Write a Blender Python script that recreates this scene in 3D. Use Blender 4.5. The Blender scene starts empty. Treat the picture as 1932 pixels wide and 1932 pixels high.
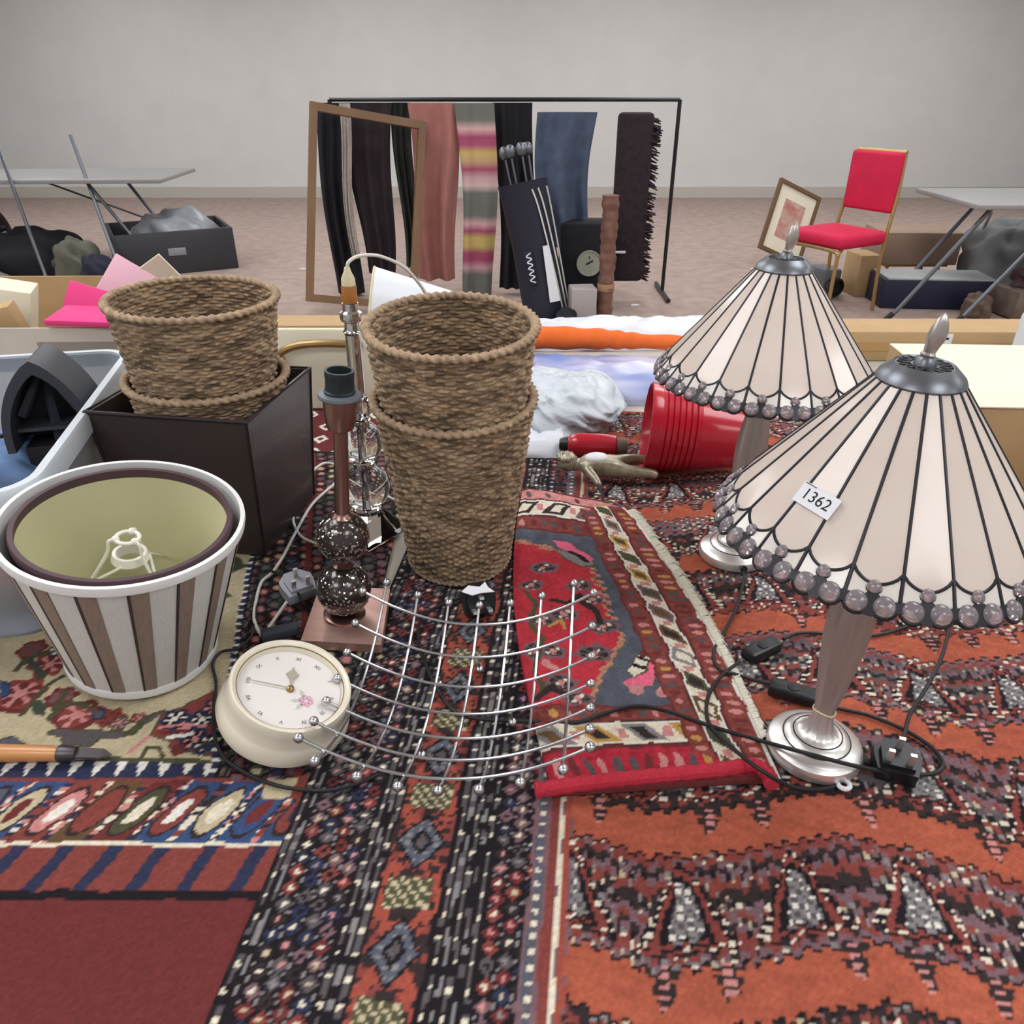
import bpy, math, random
import numpy as np
from mathutils import Vector, Matrix, Quaternion, Euler
random.seed(7); np.random.seed(7)
PI = math.pi
scene = bpy.context.scene
COL = scene.collection

# ------------------------------------------------------------------ camera
F_PX, PITCH, CAM_Z = 1460.0, math.radians(29.3), 1.45      # focal length in pixels of the 1932 frame
cam_d = bpy.data.cameras.new('camera')
cam_d.sensor_width = 36.0
cam_d.lens = 36.0 * F_PX / 1932.0
cam_d.clip_start = 0.02
cam = bpy.data.objects.new('camera', cam_d)
COL.objects.link(cam)
cam.location = (0, 0, CAM_Z)
cam.rotation_euler = (PI / 2 - PITCH, 0, 0)
scene.camera = cam

# ------------------------------------------------------------------ light, world, exposure
scene.view_settings.view_transform = 'Standard'
scene.view_settings.look = 'None'
scene.view_settings.gamma = 1.0
scene.view_settings.use_curve_mapping = False
scene.view_settings.exposure = 0.26
scene.cycles.adaptive_threshold = 0.03; scene.cycles.max_bounces = 6; scene.cycles.diffuse_bounces = 2; scene.cycles.glossy_bounces = 3; scene.cycles.transmission_bounces = 5; scene.cycles.transparent_max_bounces = 6
scene.cycles.caustics_reflective = False; scene.cycles.caustics_refractive = False
world = bpy.data.worlds.new('hall_ambient')
scene.world = world
world.use_nodes = True
world.node_tree.nodes['Background'].inputs[0].default_value = (1.0, 0.985, 0.97, 1)
world.node_tree.nodes['Background'].inputs[1].default_value = 0.35
LAMP_STRENGTH = 6.2                                         # diffusers of the ceiling fittings

# ------------------------------------------------------------------ helpers
def lin(c):
    c = np.asarray(c, float) / 255.0
    return np.where(c <= 0.04045, c / 12.92, ((c + 0.055) / 1.055) ** 2.4)

def ground(px, py, z=0.756):
    """where the sight line of a measured photo pixel meets a level surface"""
    u = (px - 966) / F_PX; v = (py - 966) / F_PX
    dy = math.cos(PITCH) - v * math.sin(PITCH); dz = -math.sin(PITCH) - v * math.cos(PITCH)
    t = (z - CAM_Z) / dz
    return Vector((u * t, dy * t, z))

def at_depth(px, py, Y):
    u = (px - 966) / F_PX; v = (py - 966) / F_PX
    dy = math.cos(PITCH) - v * math.sin(PITCH); dz = -math.sin(PITCH) - v * math.cos(PITCH)
    t = Y / dy
    return Vector((u * t, Y, CAM_Z + dz * t))

MATS = {}
def mat(name, rgb, rough=0.6, metal=0.0, var=0.0, vscale=40.0, bump=0.0, bscale=200.0, trans=0.0,
        alpha=1.0, coat=0.0, stretch=None, attr=False, emit=0.0, ior=1.45, spec=0.5, sheen=0.0, second=None, detail=4.0):
    if name in MATS: return MATS[name]
    m = bpy.data.materials.new(name); m.use_nodes = True
    nt = m.node_tree; b = nt.nodes['Principled BSDF']
    c = tuple(lin(rgb)) + (1.0,)
    b.inputs['Base Color'].default_value = c
    b.inputs['Roughness'].default_value = rough
    b.inputs['Metallic'].default_value = metal
    b.inputs['IOR'].default_value = ior
    b.inputs['Specular IOR Level'].default_value = spec
    b.inputs['Transmission Weight'].default_value = trans
    b.inputs['Alpha'].default_value = alpha
    b.inputs['Coat Weight'].default_value = coat
    b.inputs['Coat Roughness'].default_value = 0.08
    b.inputs['Sheen Weight'].default_value = sheen
    if emit:
        b.inputs['Emission Color'].default_value = c
        b.inputs['Emission Strength'].default_value = emit
    tc = nt.nodes.new('ShaderNodeTexCoord'); mp = nt.nodes.new('ShaderNodeMapping')
    nt.links.new(tc.outputs['Object'], mp.inputs['Vector'])
    if stretch: mp.inputs['Scale'].default_value = stretch
    src = None
    if attr:
        a = nt.nodes.new('ShaderNodeAttribute'); a.attribute_name = 'Col'; src = a.outputs['Color']
    if var:
        n = nt.nodes.new('ShaderNodeTexNoise'); n.inputs['Scale'].default_value = vscale
        n.inputs['Detail'].default_value = detail
        nt.links.new(mp.outputs['Vector'], n.inputs['Vector'])
        r = nt.nodes.new('ShaderNodeMapRange')
        r.inputs['From Min'].default_value = 0.3; r.inputs['From Max'].default_value = 0.7
        nt.links.new(n.outputs['Fac'], r.inputs['Value'])
        mx = nt.nodes.new('ShaderNodeMix'); mx.data_type = 'RGBA'
        if second is not None and src is None:
            mx.blend_type = 'MIX'
            nt.links.new(r.outputs['Result'], mx.inputs['Factor'])
            mx.inputs['A'].default_value = c
            mx.inputs['B'].default_value = tuple(lin(second)) + (1.0,)
        else:
            mx.blend_type = 'MULTIPLY'; mx.inputs['Factor'].default_value = 1.0
            r.inputs['To Min'].default_value = 1 - var; r.inputs['To Max'].default_value = 1 + var * 0.6
            if src is not None: nt.links.new(src, mx.inputs['A'])
            else: mx.inputs['A'].default_value = c
            nt.links.new(r.outputs['Result'], mx.inputs['B'])
        src = mx.outputs['Result']
    if src is not None: nt.links.new(src, b.inputs['Base Color'])
    if bump:
        n2 = nt.nodes.new('ShaderNodeTexNoise'); n2.inputs['Scale'].default_value = bscale
        nt.links.new(mp.outputs['Vector'], n2.inputs['Vector'])
        bp = nt.nodes.new('ShaderNodeBump'); bp.inputs['Strength'].default_value = bump
        bp.inputs['Distance'].default_value = 0.002
        nt.links.new(n2.outputs['Fac'], bp.inputs['Height'])
        nt.links.new(bp.outputs['Normal'], b.inputs['Normal'])
    MATS[name] = m
    return m

class MB:
    """collects simple shapes; build() links them as ONE mesh object"""
    def __init__(s): s.v = []; s.f = []
    def add(s, vs, fs):
        k = len(s.v); s.v += [tuple(p) for p in vs]; s.f += [tuple(i + k for i in f) for f in fs]; return s
    def box(s, c, d, rz=0.0, m=None):
        c = Vector(c); h = Vector(d) * 0.5; vs = []
        q = m if m is not None else Matrix.Rotation(rz, 3, 'Z')
        for z in (-1, 1):
            for x, y in ((-1, -1), (1, -1), (1, 1), (-1, 1)):
                vs.append(c + q @ Vector((x * h.x, y * h.y, z * h.z)))
        return s.add(vs, [(3, 2, 1, 0), (4, 5, 6, 7), (0, 1, 5, 4), (1, 2, 6, 5), (2, 3, 7, 6), (3, 0, 4, 7)])
    def rbox(s, c, d, r=0.004, rz=0.0, m=None, seg=2):
        """box with rounded edges (sections in z, rounded corners in plan)"""
        c = Vector(c); hx, hy, hz = d[0] / 2, d[1] / 2, d[2] / 2; r = min(r, hx * .99, hy * .99, hz * .99)
        q = m if m is not None else Matrix.Rotation(rz, 3, 'Z')
        rings = []
        lev = [(-hz + r - r * math.cos(a), r - r * math.sin(a)) for a in [PI / 2 * i / seg for i in range(seg + 1)]]
        lev = lev + [(-z, i) for z, i in reversed(lev)]
        nc = seg + 1
        for z, ins in lev:
            ring = []
            for k, (sx, sy) in enumerate(((1, 1), (-1, 1), (-1, -1), (1, -1))):
                for j in range(nc):
                    a = PI / 2 * k + PI / 2 * j / seg
                    ring.append(c + q @ Vector((sx * (hx - r) + (r - ins) * math.cos(a), sy * (hy - r) + (r - ins) * math.sin(a), z)))
            rings.append(ring)
        n = len(rings[0]); vs = [p for rg in rings for p in rg]; fs = []
        for i in range(len(rings) - 1):
            for j in range(n):
                fs.append((i * n + j, i * n + (j + 1) % n, (i + 1) * n + (j + 1) % n, (i + 1) * n + j))
        fs.append(tuple(reversed(range(n)))); fs.append(tuple(range((len(rings) - 1) * n, len(rings) * n)))
        return s.add(vs, fs)
    def lathe(s, prof, n=32, c=(0, 0, 0), q=None, fn=None, close=False, caps=True):
        c = Vector(c); vs = []; fs = []; m = len(prof)
        for i, (r, z) in enumerate(prof):
            for j in range(n):
                a = 2 * PI * j / n
                rr = r if fn is None else fn(r, z, a)
                p = Vector((rr * math.cos(a), rr * math.sin(a), z))
                if q is not None: p = q @ p
                vs.append(c + p)
        for i in range(m - 1 if not close else m):
            i2 = (i + 1) % m
            for j in range(n):
                fs.append((i * n + j, i * n + (j + 1) % n, i2 * n + (j + 1) % n, i2 * n + j))
        if caps and not close:
            if prof[0][0] > 1e-6: fs.append(tuple(reversed(range(n))))
            if prof[-1][0] > 1e-6: fs.append(tuple(range((m - 1) * n, m * n)))
        return s.add(vs, fs)
    def ball(s, c, r, n=12, m=8, sc=(1, 1, 1)):
        prof = [(r * math.sin(PI * i / m), -r * math.cos(PI * i / m)) for i in range(m + 1)]
        prof[0] = (1e-5, -r); prof[-1] = (1e-5, r)
        k = len(s.v); s.lathe(prof, n)
        c = Vector(c)
        for i in range(k, len(s.v)):
            p = s.v[i]; s.v[i] = (c.x + p[0] * sc[0], c.y + p[1] * sc[1], c.z + p[2] * sc[2])
        return s
    def tube(s, pts, r, n=8, closed=False, caps=True):
        pts = [Vector(p) for p in pts]; m = len(pts); vs = []; fs = []
        rr = r if isinstance(r, (list, tuple)) else [r] * m
        prev = None
        for i, p in enumerate(pts):
            if closed: t = pts[(i + 1) % m] - pts[i - 1]
            else: t = pts[min(i + 1, m - 1)] - pts[max(i - 1, 0)]
            t = t.normalized() if t.length > 1e-9 else Vector((0, 0, 1))
            if prev is None:
                up = Vector((0, 0, 1)) if abs(t.z) < 0.9 else Vector((1, 0, 0))
                a = t.cross(up).normalized()
            else:
                a = (prev - t * prev.dot(t))
                a = a.normalized() if a.length > 1e-6 else t.orthogonal().normalized()
            prev = a; b = t.cross(a)
            for j in range(n):
                w = 2 * PI * j / n
                vs.append(p + (a * math.cos(w) + b * math.sin(w)) * rr[i])
        for i in range(m if closed else m - 1):
            i2 = (i + 1) % m
            for j in range(n):
                fs.append((i * n + j, i * n + (j + 1) % n, i2 * n + (j + 1) % n, i2 * n + j))
        if caps and not closed:
            fs.append(tuple(reversed(range(n)))); fs.append(tuple(range((m - 1) * n, m * n)))
        return s.add(vs, fs)
    def prism(s, poly, z0, z1, m=None, c=(0, 0, 0)):
        n = len(poly); c = Vector(c)
        q = m if m is not None else Matrix.Identity(3)
        vs = [c + q @ Vector((x, y, z)) for z in (z0, z1) for x, y in poly]
        fs = [tuple(reversed(range(n))), tuple(range(n, 2 * n))]
        fs += [(i, (i + 1) % n, n + (i + 1) % n, n + i) for i in range(n)]
        return s.add(vs, fs)
    def grid(s, P):
        """P[i][j] -> points"""
        k = len(P); n = len(P[0])
        return s.add([p for row in P for p in row],
                     [(i * n + j, i * n + j + 1, (i + 1) * n + j + 1, (i + 1) * n + j) for i in range(k - 1) for j in range(n - 1)])
    def build(s, name, material, parent=None, smooth=True, world=False, ang=35):
        me = bpy.data.meshes.new(name)
        vs = s.v
        if world and parent is not None:
            L = parent.location
            if parent.parent is not None: L = parent.parent.location + L
            vs = [(p[0] - L.x, p[1] - L.y, p[2] - L.z) for p in vs]
        me.from_pydata(vs, [], s.f); me.update()
        if smooth:
            me.shade_smooth(); me.set_sharp_from_angle(angle=math.radians(ang))
        me.materials.append(material)
        return link(name, me, parent)

def link(name, me, parent=None, loc=None, rot=None, scale=None):
    o = bpy.data.objects.new(name, me); COL.objects.link(o)
    if parent is not None: o.parent = parent
    if loc is not None: o.location = loc
    if rot is not None: o.rotation_euler = rot
    if scale is not None: o.scale = scale
    return o

def tag(o, label, cat, group=None, kind=None):
    o['label'] = label; o['category'] = cat
    if group: o['group'] = group
    if kind: o['kind'] = kind
    return o

def thing(name, label, cat, loc=(0, 0, 0), rz=0.0, group=None, axis=None, scale=1.0):
    o = bpy.data.objects.new(name, None); COL.objects.link(o)
    o.empty_display_size = 0.05
    o.location = loc
    if axis is not None:
        q = Vector((0, 0, 1)).rotation_difference(Vector(axis).normalized())
        o.rotation_euler = (q @ Quaternion((0, 0, 1), rz)).to_euler()
    else: o.rotation_euler = (0, 0, rz)
    if scale != 1.0: o.scale = (scale,) * 3
    return tag(o, label, cat, group)

def struct(o):
    o['kind'] = 'structure'; return o

def spline(pts, sub=8):
    """Catmull-Rom through the points"""
    P = [Vector(p) for p in pts]; out = []
    for i in range(len(P) - 1):
        p0 = P[max(i - 1, 0)]; p1 = P[i]; p2 = P[i + 1]; p3 = P[min(i + 2, len(P) - 1)]
        for k in range(sub):
            t = k / sub
            out.append(0.5 * ((2 * p1) + (p2 - p0) * t + (2 * p0 - 5 * p1 + 4 * p2 - p3) * t * t + (3 * p1 - p0 - 3 * p2 + p3) * t ** 3))
    out.append(P[-1]); return out

def text_mesh(name, body, size, material, parent=None, loc=(0, 0, 0), rot=(0, 0, 0), extrude=0.0, quat=None):
    cu = bpy.data.curves.new(name, 'FONT'); cu.body = body; cu.size = size; cu.extrude = extrude
    cu.align_x = 'CENTER'; cu.align_y = 'CENTER'
    tmp = bpy.data.objects.new('tmp', cu); COL.objects.link(tmp)
    dg = bpy.context.evaluated_depsgraph_get()
    me = bpy.data.meshes.new_from_object(tmp.evaluated_get(dg))
    bpy.data.objects.remove(tmp); bpy.data.curves.remove(cu)
    me.name = name; me.materials.clear(); me.materials.append(material)
    o = link(name, me, parent, loc, rot)
    if quat is not None: o.rotation_euler = quat.to_euler()
    return o

def set_col(me, cols):
    """per-vertex colour (linear) as attribute Col"""
    a = me.color_attributes.new('Col', 'FLOAT_COLOR', 'POINT')
    buf = np.ones((len(cols), 4), np.float32); buf[:, :3] = cols
    a.data.foreach_set('color', buf.ravel())

def grid_mesh(name, V, closed_u=False, cols=None):
    """V: (rows, cols, 3) numpy -> mesh"""
    r, c, _ = V.shape
    idx = np.arange(r * c).reshape(r, c)
    if closed_u:
        n = np.roll(idx, -1, axis=1)
        q = np.stack([idx[:-1], n[:-1], n[1:], idx[1:]], -1).reshape(-1, 4)
    else:
        q = np.stack([idx[:-1, :-1], idx[:-1, 1:], idx[1:, 1:], idx[1:, :-1]], -1).reshape(-1, 4)
    me = bpy.data.meshes.new(name)
    me.vertices.add(r * c); me.vertices.foreach_set('co', V.reshape(-1).astype(np.float32))
    nq = len(q)
    me.loops.add(nq * 4); me.loops.foreach_set('vertex_index', q.reshape(-1).astype(np.int32))
    me.polygons.add(nq)
    me.polygons.foreach_set('loop_start', np.arange(0, nq * 4, 4, dtype=np.int32))
    me.update(calc_edges=True)
    me.shade_smooth()
    if cols is not None: set_col(me, cols.reshape(-1, 3))
    return me

def vnoise(x, y, seed=0):
    """smooth value noise, vectorised"""
    xi = np.floor(x).astype(np.int64); yi = np.floor(y).astype(np.int64)
    fx = x - xi; fy = y - yi; fx = fx * fx * (3 - 2 * fx); fy = fy * fy * (3 - 2 * fy)
    def h(a, b): return hash2(a, b, seed)
    return (h(xi, yi) * (1 - fx) + h(xi + 1, yi) * fx) * (1 - fy) + (h(xi, yi + 1) * (1 - fx) + h(xi + 1, yi + 1) * fx) * fy

def hash2(a, b, seed=0):
    a = np.asarray(a).astype(np.int64); b = np.asarray(b).astype(np.int64)
    n = (a * 374761393 + b * 668265263 + seed * 974711 + 12345) & 0x7fffffff
    n = ((n ^ (n >> 13)) * 1274126177) & 0x7fffffff
    n = n ^ (n >> 16)
    return (n & 0xffff) / 65535.0

def rot_to(d):
    return Vector((0, 0, 1)).rotation_difference(Vector(d).normalized()).to_matrix()

# ------------------------------------------------------------------ the hall
FLOOR_Y = 11.5
M_carpet = mat('hall_carpet', (174, 154, 144), 0.95, var=0.16, vscale=9.0, bump=0.6, bscale=420, detail=8)
M_wall = mat('painted_wall', (232, 231, 228), 0.85, var=0.03, vscale=3)
M_ceil = mat('ceiling_board', (235, 233, 228), 0.9, var=0.03, vscale=5)
M_trim = mat('painted_trim', (205, 200, 190), 0.5)
struct(MB().box((0, 4.5, -0.05), (16, 15, 0.1)).build('floor', M_carpet, smooth=False))
struct(MB().box((0, FLOOR_Y + .1, 1.65), (16, 0.2, 3.3)).build('wall_back', M_wall, smooth=False))
struct(MB().box((-8.1, 4.5, 1.65), (0.2, 15, 3.3)).build('wall_left', M_wall, smooth=False))
struct(MB().box((8.1, 4.5, 1.65), (0.2, 15, 3.3)).build('wall_right', M_wall, smooth=False))
struct(MB().box((0, 4.5, 3.25), (16, 15, 0.1)).build('ceiling', M_ceil, smooth=False))
struct(MB().box((0, FLOOR_Y - .012, 0.07), (16, 0.024, 0.14)).build('baseboard_back', M_trim, smooth=False))
M_diff = mat('light_diffuser', (250, 252, 255), 0.6, emit=LAMP_STRENGTH)
M_fix = mat('light_housing', (238, 238, 236), 0.4)
ROWN = ['nearest', 'second', 'third', 'fourth', 'farthest']; COLN = ['far left', 'left', 'right', 'far right']
frame_me = diff_me = None
for j, y in enumerate((-1.2, 1.4, 4.0, 6.6, 9.2)):
    for i, x in enumerate((-4.8, -1.6, 1.6, 4.8)):
        t = thing('ceiling_light', 'flat white ceiling light panel, %s row, %s column' % (ROWN[j], COLN[i]), 'light', (x, y, 3.2), group='ceiling light panels')
        if frame_me is None:
            m = MB()
            for sx in (-1, 1): m.box((sx * .62, 0, -.03), (.04, 1.28, .06))
            for sy in (-1, 1): m.box((0, sy * .62, -.03), (1.2, .04, .06))
            frame_me = m.build('housing', M_fix, t, smooth=False).data
            diff_me = MB().box((0, 0, -.035), (1.2, 1.2, .02)).build('diffuser', M_diff, t, smooth=False).data
        else:
            link('housing', frame_me, t); link('diffuser', diff_me, t)

# ------------------------------------------------------------------ the table
TZ = 0.745
M_ttop = mat('table_top_board', (196, 188, 176), 0.6, var=0.06, vscale=8)
M_tleg = mat('table_leg_steel', (120, 122, 126), 0.35, 0.9)
t = thing('trestle_table', 'large trestle table carrying the rugs, lamps and baskets', 'table', (0, 1.33, 0))
MB().rbox((0, 0, TZ - .02), (4.0, 2.3, .04), .006).build('table_top', M_ttop, t)
for x in (-1.8, 0, 1.8):
    for y in (-1.0, 1.0):
        MB().tube([(x, y, 0.002), (x, y, TZ - .04)], .016, 10).build('leg', M_tleg, t)
# ------------------------------------------------------------------ rugs (knotted pattern computed knot by knot)
C_ = {k: lin(v) for k, v in dict(
    orange=(176, 94, 72), orange2=(164, 82, 68), dark=(58, 48, 48), black=(36, 32, 36), redbr=(136, 70, 64), red=(194, 58, 70), red2=(184, 50, 66),
    pink=(208, 142, 138), hotpink=(236, 110, 140), cream=(232, 222, 200), grey=(138, 134, 134), navy=(92, 96, 108), navy2=(52, 56, 82), beige=(198, 184, 152),
    olive=(84, 84, 62), green=(72, 80, 68), white=(236, 232, 222), brown=(106, 82, 56), gold=(196, 152, 84), blue=(62, 84, 124), mauve=(126, 98, 104), dkred=(114, 54, 54), greyd=(94, 88, 90)).items()}

def inpoly(X, Y, poly):
    inside = np.zeros(X.shape, bool); n = len(poly)
    for i in range(n):
        x1, y1 = poly[i]; x2, y2 = poly[(i + 1) % n]
        if y1 == y2: continue
        c = ((y1 > Y) != (y2 > Y)) & (X < (x2 - x1) * (Y - y1) / (y2 - y1) + x1)
        inside ^= c
    return inside

class Cloth:
    def __init__(s, X, Y): s.X = X; s.Y = Y; s.c = np.zeros(X.shape + (3,))
    def put(s, mask, col): s.c[mask] = C_[col] if isinstance(col, str) else col
    def gp(s, pts): return [tuple(ground(a, b)[:2]) for a, b in pts]
    def poly(s, pts, col, edge=None, ew=0.0035):
        q = s.gp(pts)
        if edge:
            cx = sum(p[0] for p in q) / len(q); cy = sum(p[1] for p in q) / len(q)
            big = []
            for x, y in q:
                d = math.hypot(x - cx, y - cy) + 1e-9; big.append((x + (x - cx) / d * ew, y + (y - cy) / d * ew))
            s.put(inpoly(s.X, s.Y, big), edge)
        s.put(inpoly(s.X, s.Y, q), col)
    def disc(s, p, r, col, ry=None):
        q = ground(*p); ry = ry or r
        s.put(((s.X - q.x) / r) ** 2 + ((s.Y - q.y) / ry) ** 2 < 1, col)
    def line(s, pts, w, col):
        q = s.gp(pts)
        for (x1, y1), (x2, y2) in zip(q[:-1], q[1:]):
            dx, dy = x2 - x1, y2 - y1; L2 = dx * dx + dy * dy + 1e-12
            tt = np.clip(((s.X - x1) * dx + (s.Y - y1) * dy) / L2, 0, 1)
            s.put((s.X - x1 - tt * dx) ** 2 + (s.Y - y1 - tt * dy) ** 2 < w * w, col)
    def rosette(s, p, r, a, b, c, ry=None):
        q = ground(*p); ry = ry or r
        dx = (s.X - q.x) / r; dy = (s.Y - q.y) / ry
        d = np.hypot(dx, dy); an = np.arctan2(dy, dx)
        s.put(d < 1 + .12 * np.sin(6 * an), a); s.put(d < .74, b); s.put((d < .74) & (np.sin(6 * an) > .3) & (d > .3), c); s.put(d < .26, c)

def pal(h, names):
    t = np.array([C_[n] for n in names]); return t[np.minimum((h * len(names)).astype(int), len(names) - 1)]
tri = lambda x: 2 * np.abs(x - np.floor(x + .5))

def finish_rug(o_name, X, Y, Z, col, label, thick=0.006, parent=None):
    g = np.random.rand(*X.shape)
    col = col * (0.88 + 0.24 * g[..., None])
    V = np.stack([X, Y, Z], -1)
    # turned-down edge all round gives the pile its thickness
    V = np.pad(V, ((1, 1), (1, 1), (0, 0)), 'edge'); col = np.pad(col, ((1, 1), (1, 1), (0, 0)), 'edge')
    for sl in (np.s_[0, :], np.s_[-1, :], np.s_[:, 0], np.s_[:, -1]): V[sl + (2,)] -= thick
    me = grid_mesh(o_name, V, cols=col)
    me.materials.append(M_rug)
    return tag(link(o_name, me), label, 'rug')

M_rug = mat('wool_pile', (200, 200, 200), 0.95, attr=True, var=0.10, vscale=160, bump=0.7, bscale=700, spec=0.15)

# --- left rug: beige field, dark borders
K = 0.0027
xs = np.arange(-0.98, -0.205, K); ys = np.arange(0.20, 1.78, K)
X0, Y0 = np.meshgrid(xs, ys); X = X0 + .005 * (vnoise(X0 * 45, Y0 * 45, 51) - .5); Y = Y0 + .005 * (vnoise(X0 * 45, Y0 * 45, 52) - .5); L = Cloth(X, Y)
iu = np.floor(X / .0054).astype(int); iv = np.floor(Y / .0054).astype(int)
L.put(np.ones(X.shape, bool), 'beige')
L.c *= (0.93 + .14 * vnoise(X * 30, Y * 30, 3))[..., None]
fx1, fy0 = -0.352, 0.652
# scattered field motifs away from the traced ones (beyond the tub and shade)
cu = np.floor(X / .085).astype(int); cv = np.floor(Y / .085).astype(int)
ddx = (X / .085 - cu - .5) ; ddy = (Y / .085 - cv - .5); hh = hash2(cu, cv, 5); far = Y > .93
dd = np.abs(ddx) + np.abs(ddy); L.put(far & (dd < .42), 'olive'); L.put(far & (dd < .36) & (hh > .5), 'redbr'); L.put(far & (dd < .36) & (hh <= .5), 'green'); L.put(far & (dd < .17), 'pink')
# traced motifs near the striped shade
L.rosette((90, 1250), .026, 'redbr', 'dkred', 'pink'); L.rosette((38, 1305), .03, 'redbr', 'dkred', 'pink'); L.rosette((145, 1345), .028, 'dkred', 'redbr', 'pink')
L.rosette((205, 1352), .016, 'redbr', 'dkred', 'redbr'); L.rosette((115, 1310), .018, 'dkred', 'mauve', 'redbr')
L.rosette((60, 1222), .020, 'dkred', 'redbr', 'greyd'); L.rosette((112, 1222), .016, 'navy2', 'greyd', 'white'); L.line([(28, 1262), (50, 1240), (88, 1228)], .005, 'olive'); L.line([(0, 1332), (30, 1338), (52, 1330)], .004, 'dkred'); L.poly([(132, 1262), (150, 1288), (166, 1284), (150, 1258)], 'green', 'olive'); L.line([(92, 1350), (128, 1322), (170, 1330)], .004, 'olive'); L.rosette((225, 1362), .012, 'olive', 'greyd', 'pink'); L.rosette((260, 1350), .010, 'dkred', 'redbr', 'pink')
L.poly([(0, 1282), (18, 1288), (16, 1305), (0, 1312)], 'blue', 'navy2')
L.poly([(46, 1240), (66, 1278), (84, 1270), (60, 1238)], 'green', 'olive'); L.poly([(60, 1325), (66, 1342), (82, 1344), (88, 1328), (74, 1318)], 'green', 'olive')
L.line([(118, 1272), (86, 1290), (60, 1320), (38, 1345)], .004, 'olive'); L.line([(122, 1300), (104, 1335)], .004, 'olive')
L.poly([(92, 1380), (102, 1372), (236, 1376), (234, 1386), (184, 1390), (168, 1402), (140, 1398), (122, 1408), (118, 1388), (94, 1384)], 'greyd', 'olive')
L.poly([(0, 1392), (24, 1384), (46, 1402), (50, 1412), (0, 1412)], 'navy', 'olive')
L.line([(0, 1406), (98, 1408)], .003, 'olive')
L.poly([(172, 1336), (190, 1338), (188, 1350), (174, 1350)], 'navy', 'navy2')
L.line([(306, 1340), (272, 1352), (250, 1376)], .006, 'olive'); L.line([(304, 1342), (284, 1380), (236, 1418)], .0028, 'pink'); L.line([(300, 1340), (278, 1356)], .003, 'greyd')
L.poly([(308, 1342), (340, 1332), (400, 1300), (420, 1330), (400, 1420), (318, 1404), (322, 1390), (284, 1382)], 'redbr', 'olive')
for k, p in enumerate([(330, 1352), (350, 1370), (380, 1352), (366, 1390), (392, 1398), (405, 1330)]): L.rosette(p, .017, 'navy2', 'black', ('white', 'pink')[k % 2])
L.line([(300, 1368), (330, 1364), (386, 1366)], .0025, 'pink'); L.line([(318, 1386), (346, 1386), (360, 1380)], .003, 'white'); L.line([(300, 1376), (350, 1376)], .0025, 'dkred')
L.poly([(262, 1424), (272, 1402), (300, 1402), (312, 1426), (302, 1426), (294, 1410), (276, 1410), (270, 1426)], 'olive')
L.disc((334, 1410), .009, 'dkred'); L.poly([(380, 1404), (392, 1392), (408, 1402), (396, 1414)], 'navy2', 'olive')
# border along the near edge
d = fy0 - Y; near = d > 0
L.put(near & (d < .007), 'olive'); b = near & (d >= .007) & (d < .026)
L.put(b, 'navy2'); L.put(b & (tri(X / .026) > .42 + (d - .007) / .019 * .5), 'white'); L.put(near & (d >= .026) & (d < .034), 'redbr'); L.put(near & (d >= .026) & (d < .029), 'navy2')
b = near & (d >= .034) & (d < .115)
L.put(b, 'navy2')
w = X + .45 * d; ci = np.floor(w / .044).astype(int); fu = w / .044 - ci - .5; fv = (d - .034) / .081 - .5
hc = hash2(ci, 1, 9)
L.c[b] = pal(hc, ['redbr', 'navy2', 'mauve', 'blue', 'dkred', 'brown'])[b]
e = np.hypot(fu * 2.2, fv * 2.0)
L.put(b & (e < .86), 'dark')
m = b & (e < .74); L.c[m] = pal(hash2(ci, 2, 9), ['pink', 'blue', 'beige', 'redbr', 'navy', 'olive', 'beige'])[m]
m = b & (e < .42); L.c[m] = pal(hash2(ci, 3, 9), ['dkred', 'cream', 'navy2', 'redbr', 'white'])[m]
m = b & (np.abs(fu) > .40); L.c[m] = pal(hash2(np.floor(w / .008), iv, 4), ['cream', 'dark', 'redbr', 'pink', 'navy2'])[m]
L.put(near & (d >= .115) & (d < .12), 'cream')
b = near & (d >= .12); L.put(b, 'redbr'); L.put(b & (tri(X / .05 + d * 6) > .7), 'navy2'); L.put(b & (d >= .17), 'dkred'); L.put(b & (d >= .17) & (d < .18), 'black')
# side border (dark, pink and white flower heads)
r = X - (fx1 - (Y - .65) * .20); side = (r > 0) & ~(near & (d > .03))
L.put(side, 'black'); L.put(side & (r < .008), 'navy2'); m = side & (r < .008) & (iv % 3 == 0); L.put(m, 'white')
ci = np.floor(r / .021).astype(int); cj = np.floor(Y / .023 + .5 * (ci % 2)).astype(int)
e = np.hypot(r / .021 - ci - .5, Y / .023 + .5 * (ci % 2) - cj - .5); s_ = side & (r > .012)
m = s_ & (e < .40); L.c[m] = pal(hash2(ci, cj, 11), ['dkred', 'olive', 'mauve', 'green', 'redbr'])[m]
m = s_ & (e < .25); L.c[m] = pal(hash2(ci, cj, 12), ['mauve', 'beige', 'pink', 'navy', 'greyd'])[m]
m = s_ & (e > .52) & (hash2(iu, iv, 4) > .7); L.put(m, 'greyd')
L.put(side & (np.abs(r - .075) < .006) & (iv % 4 < 2), 'navy2'); L.put(side & (np.abs(r - .1) < .005), 'dkred')
L.poly([(502, 1462), (560, 1466), (545, 1500), (494, 1500)], 'beige'); L.poly([(560, 1462), (584, 1466), (574, 1502), (545, 1502)], 'redbr')
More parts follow.
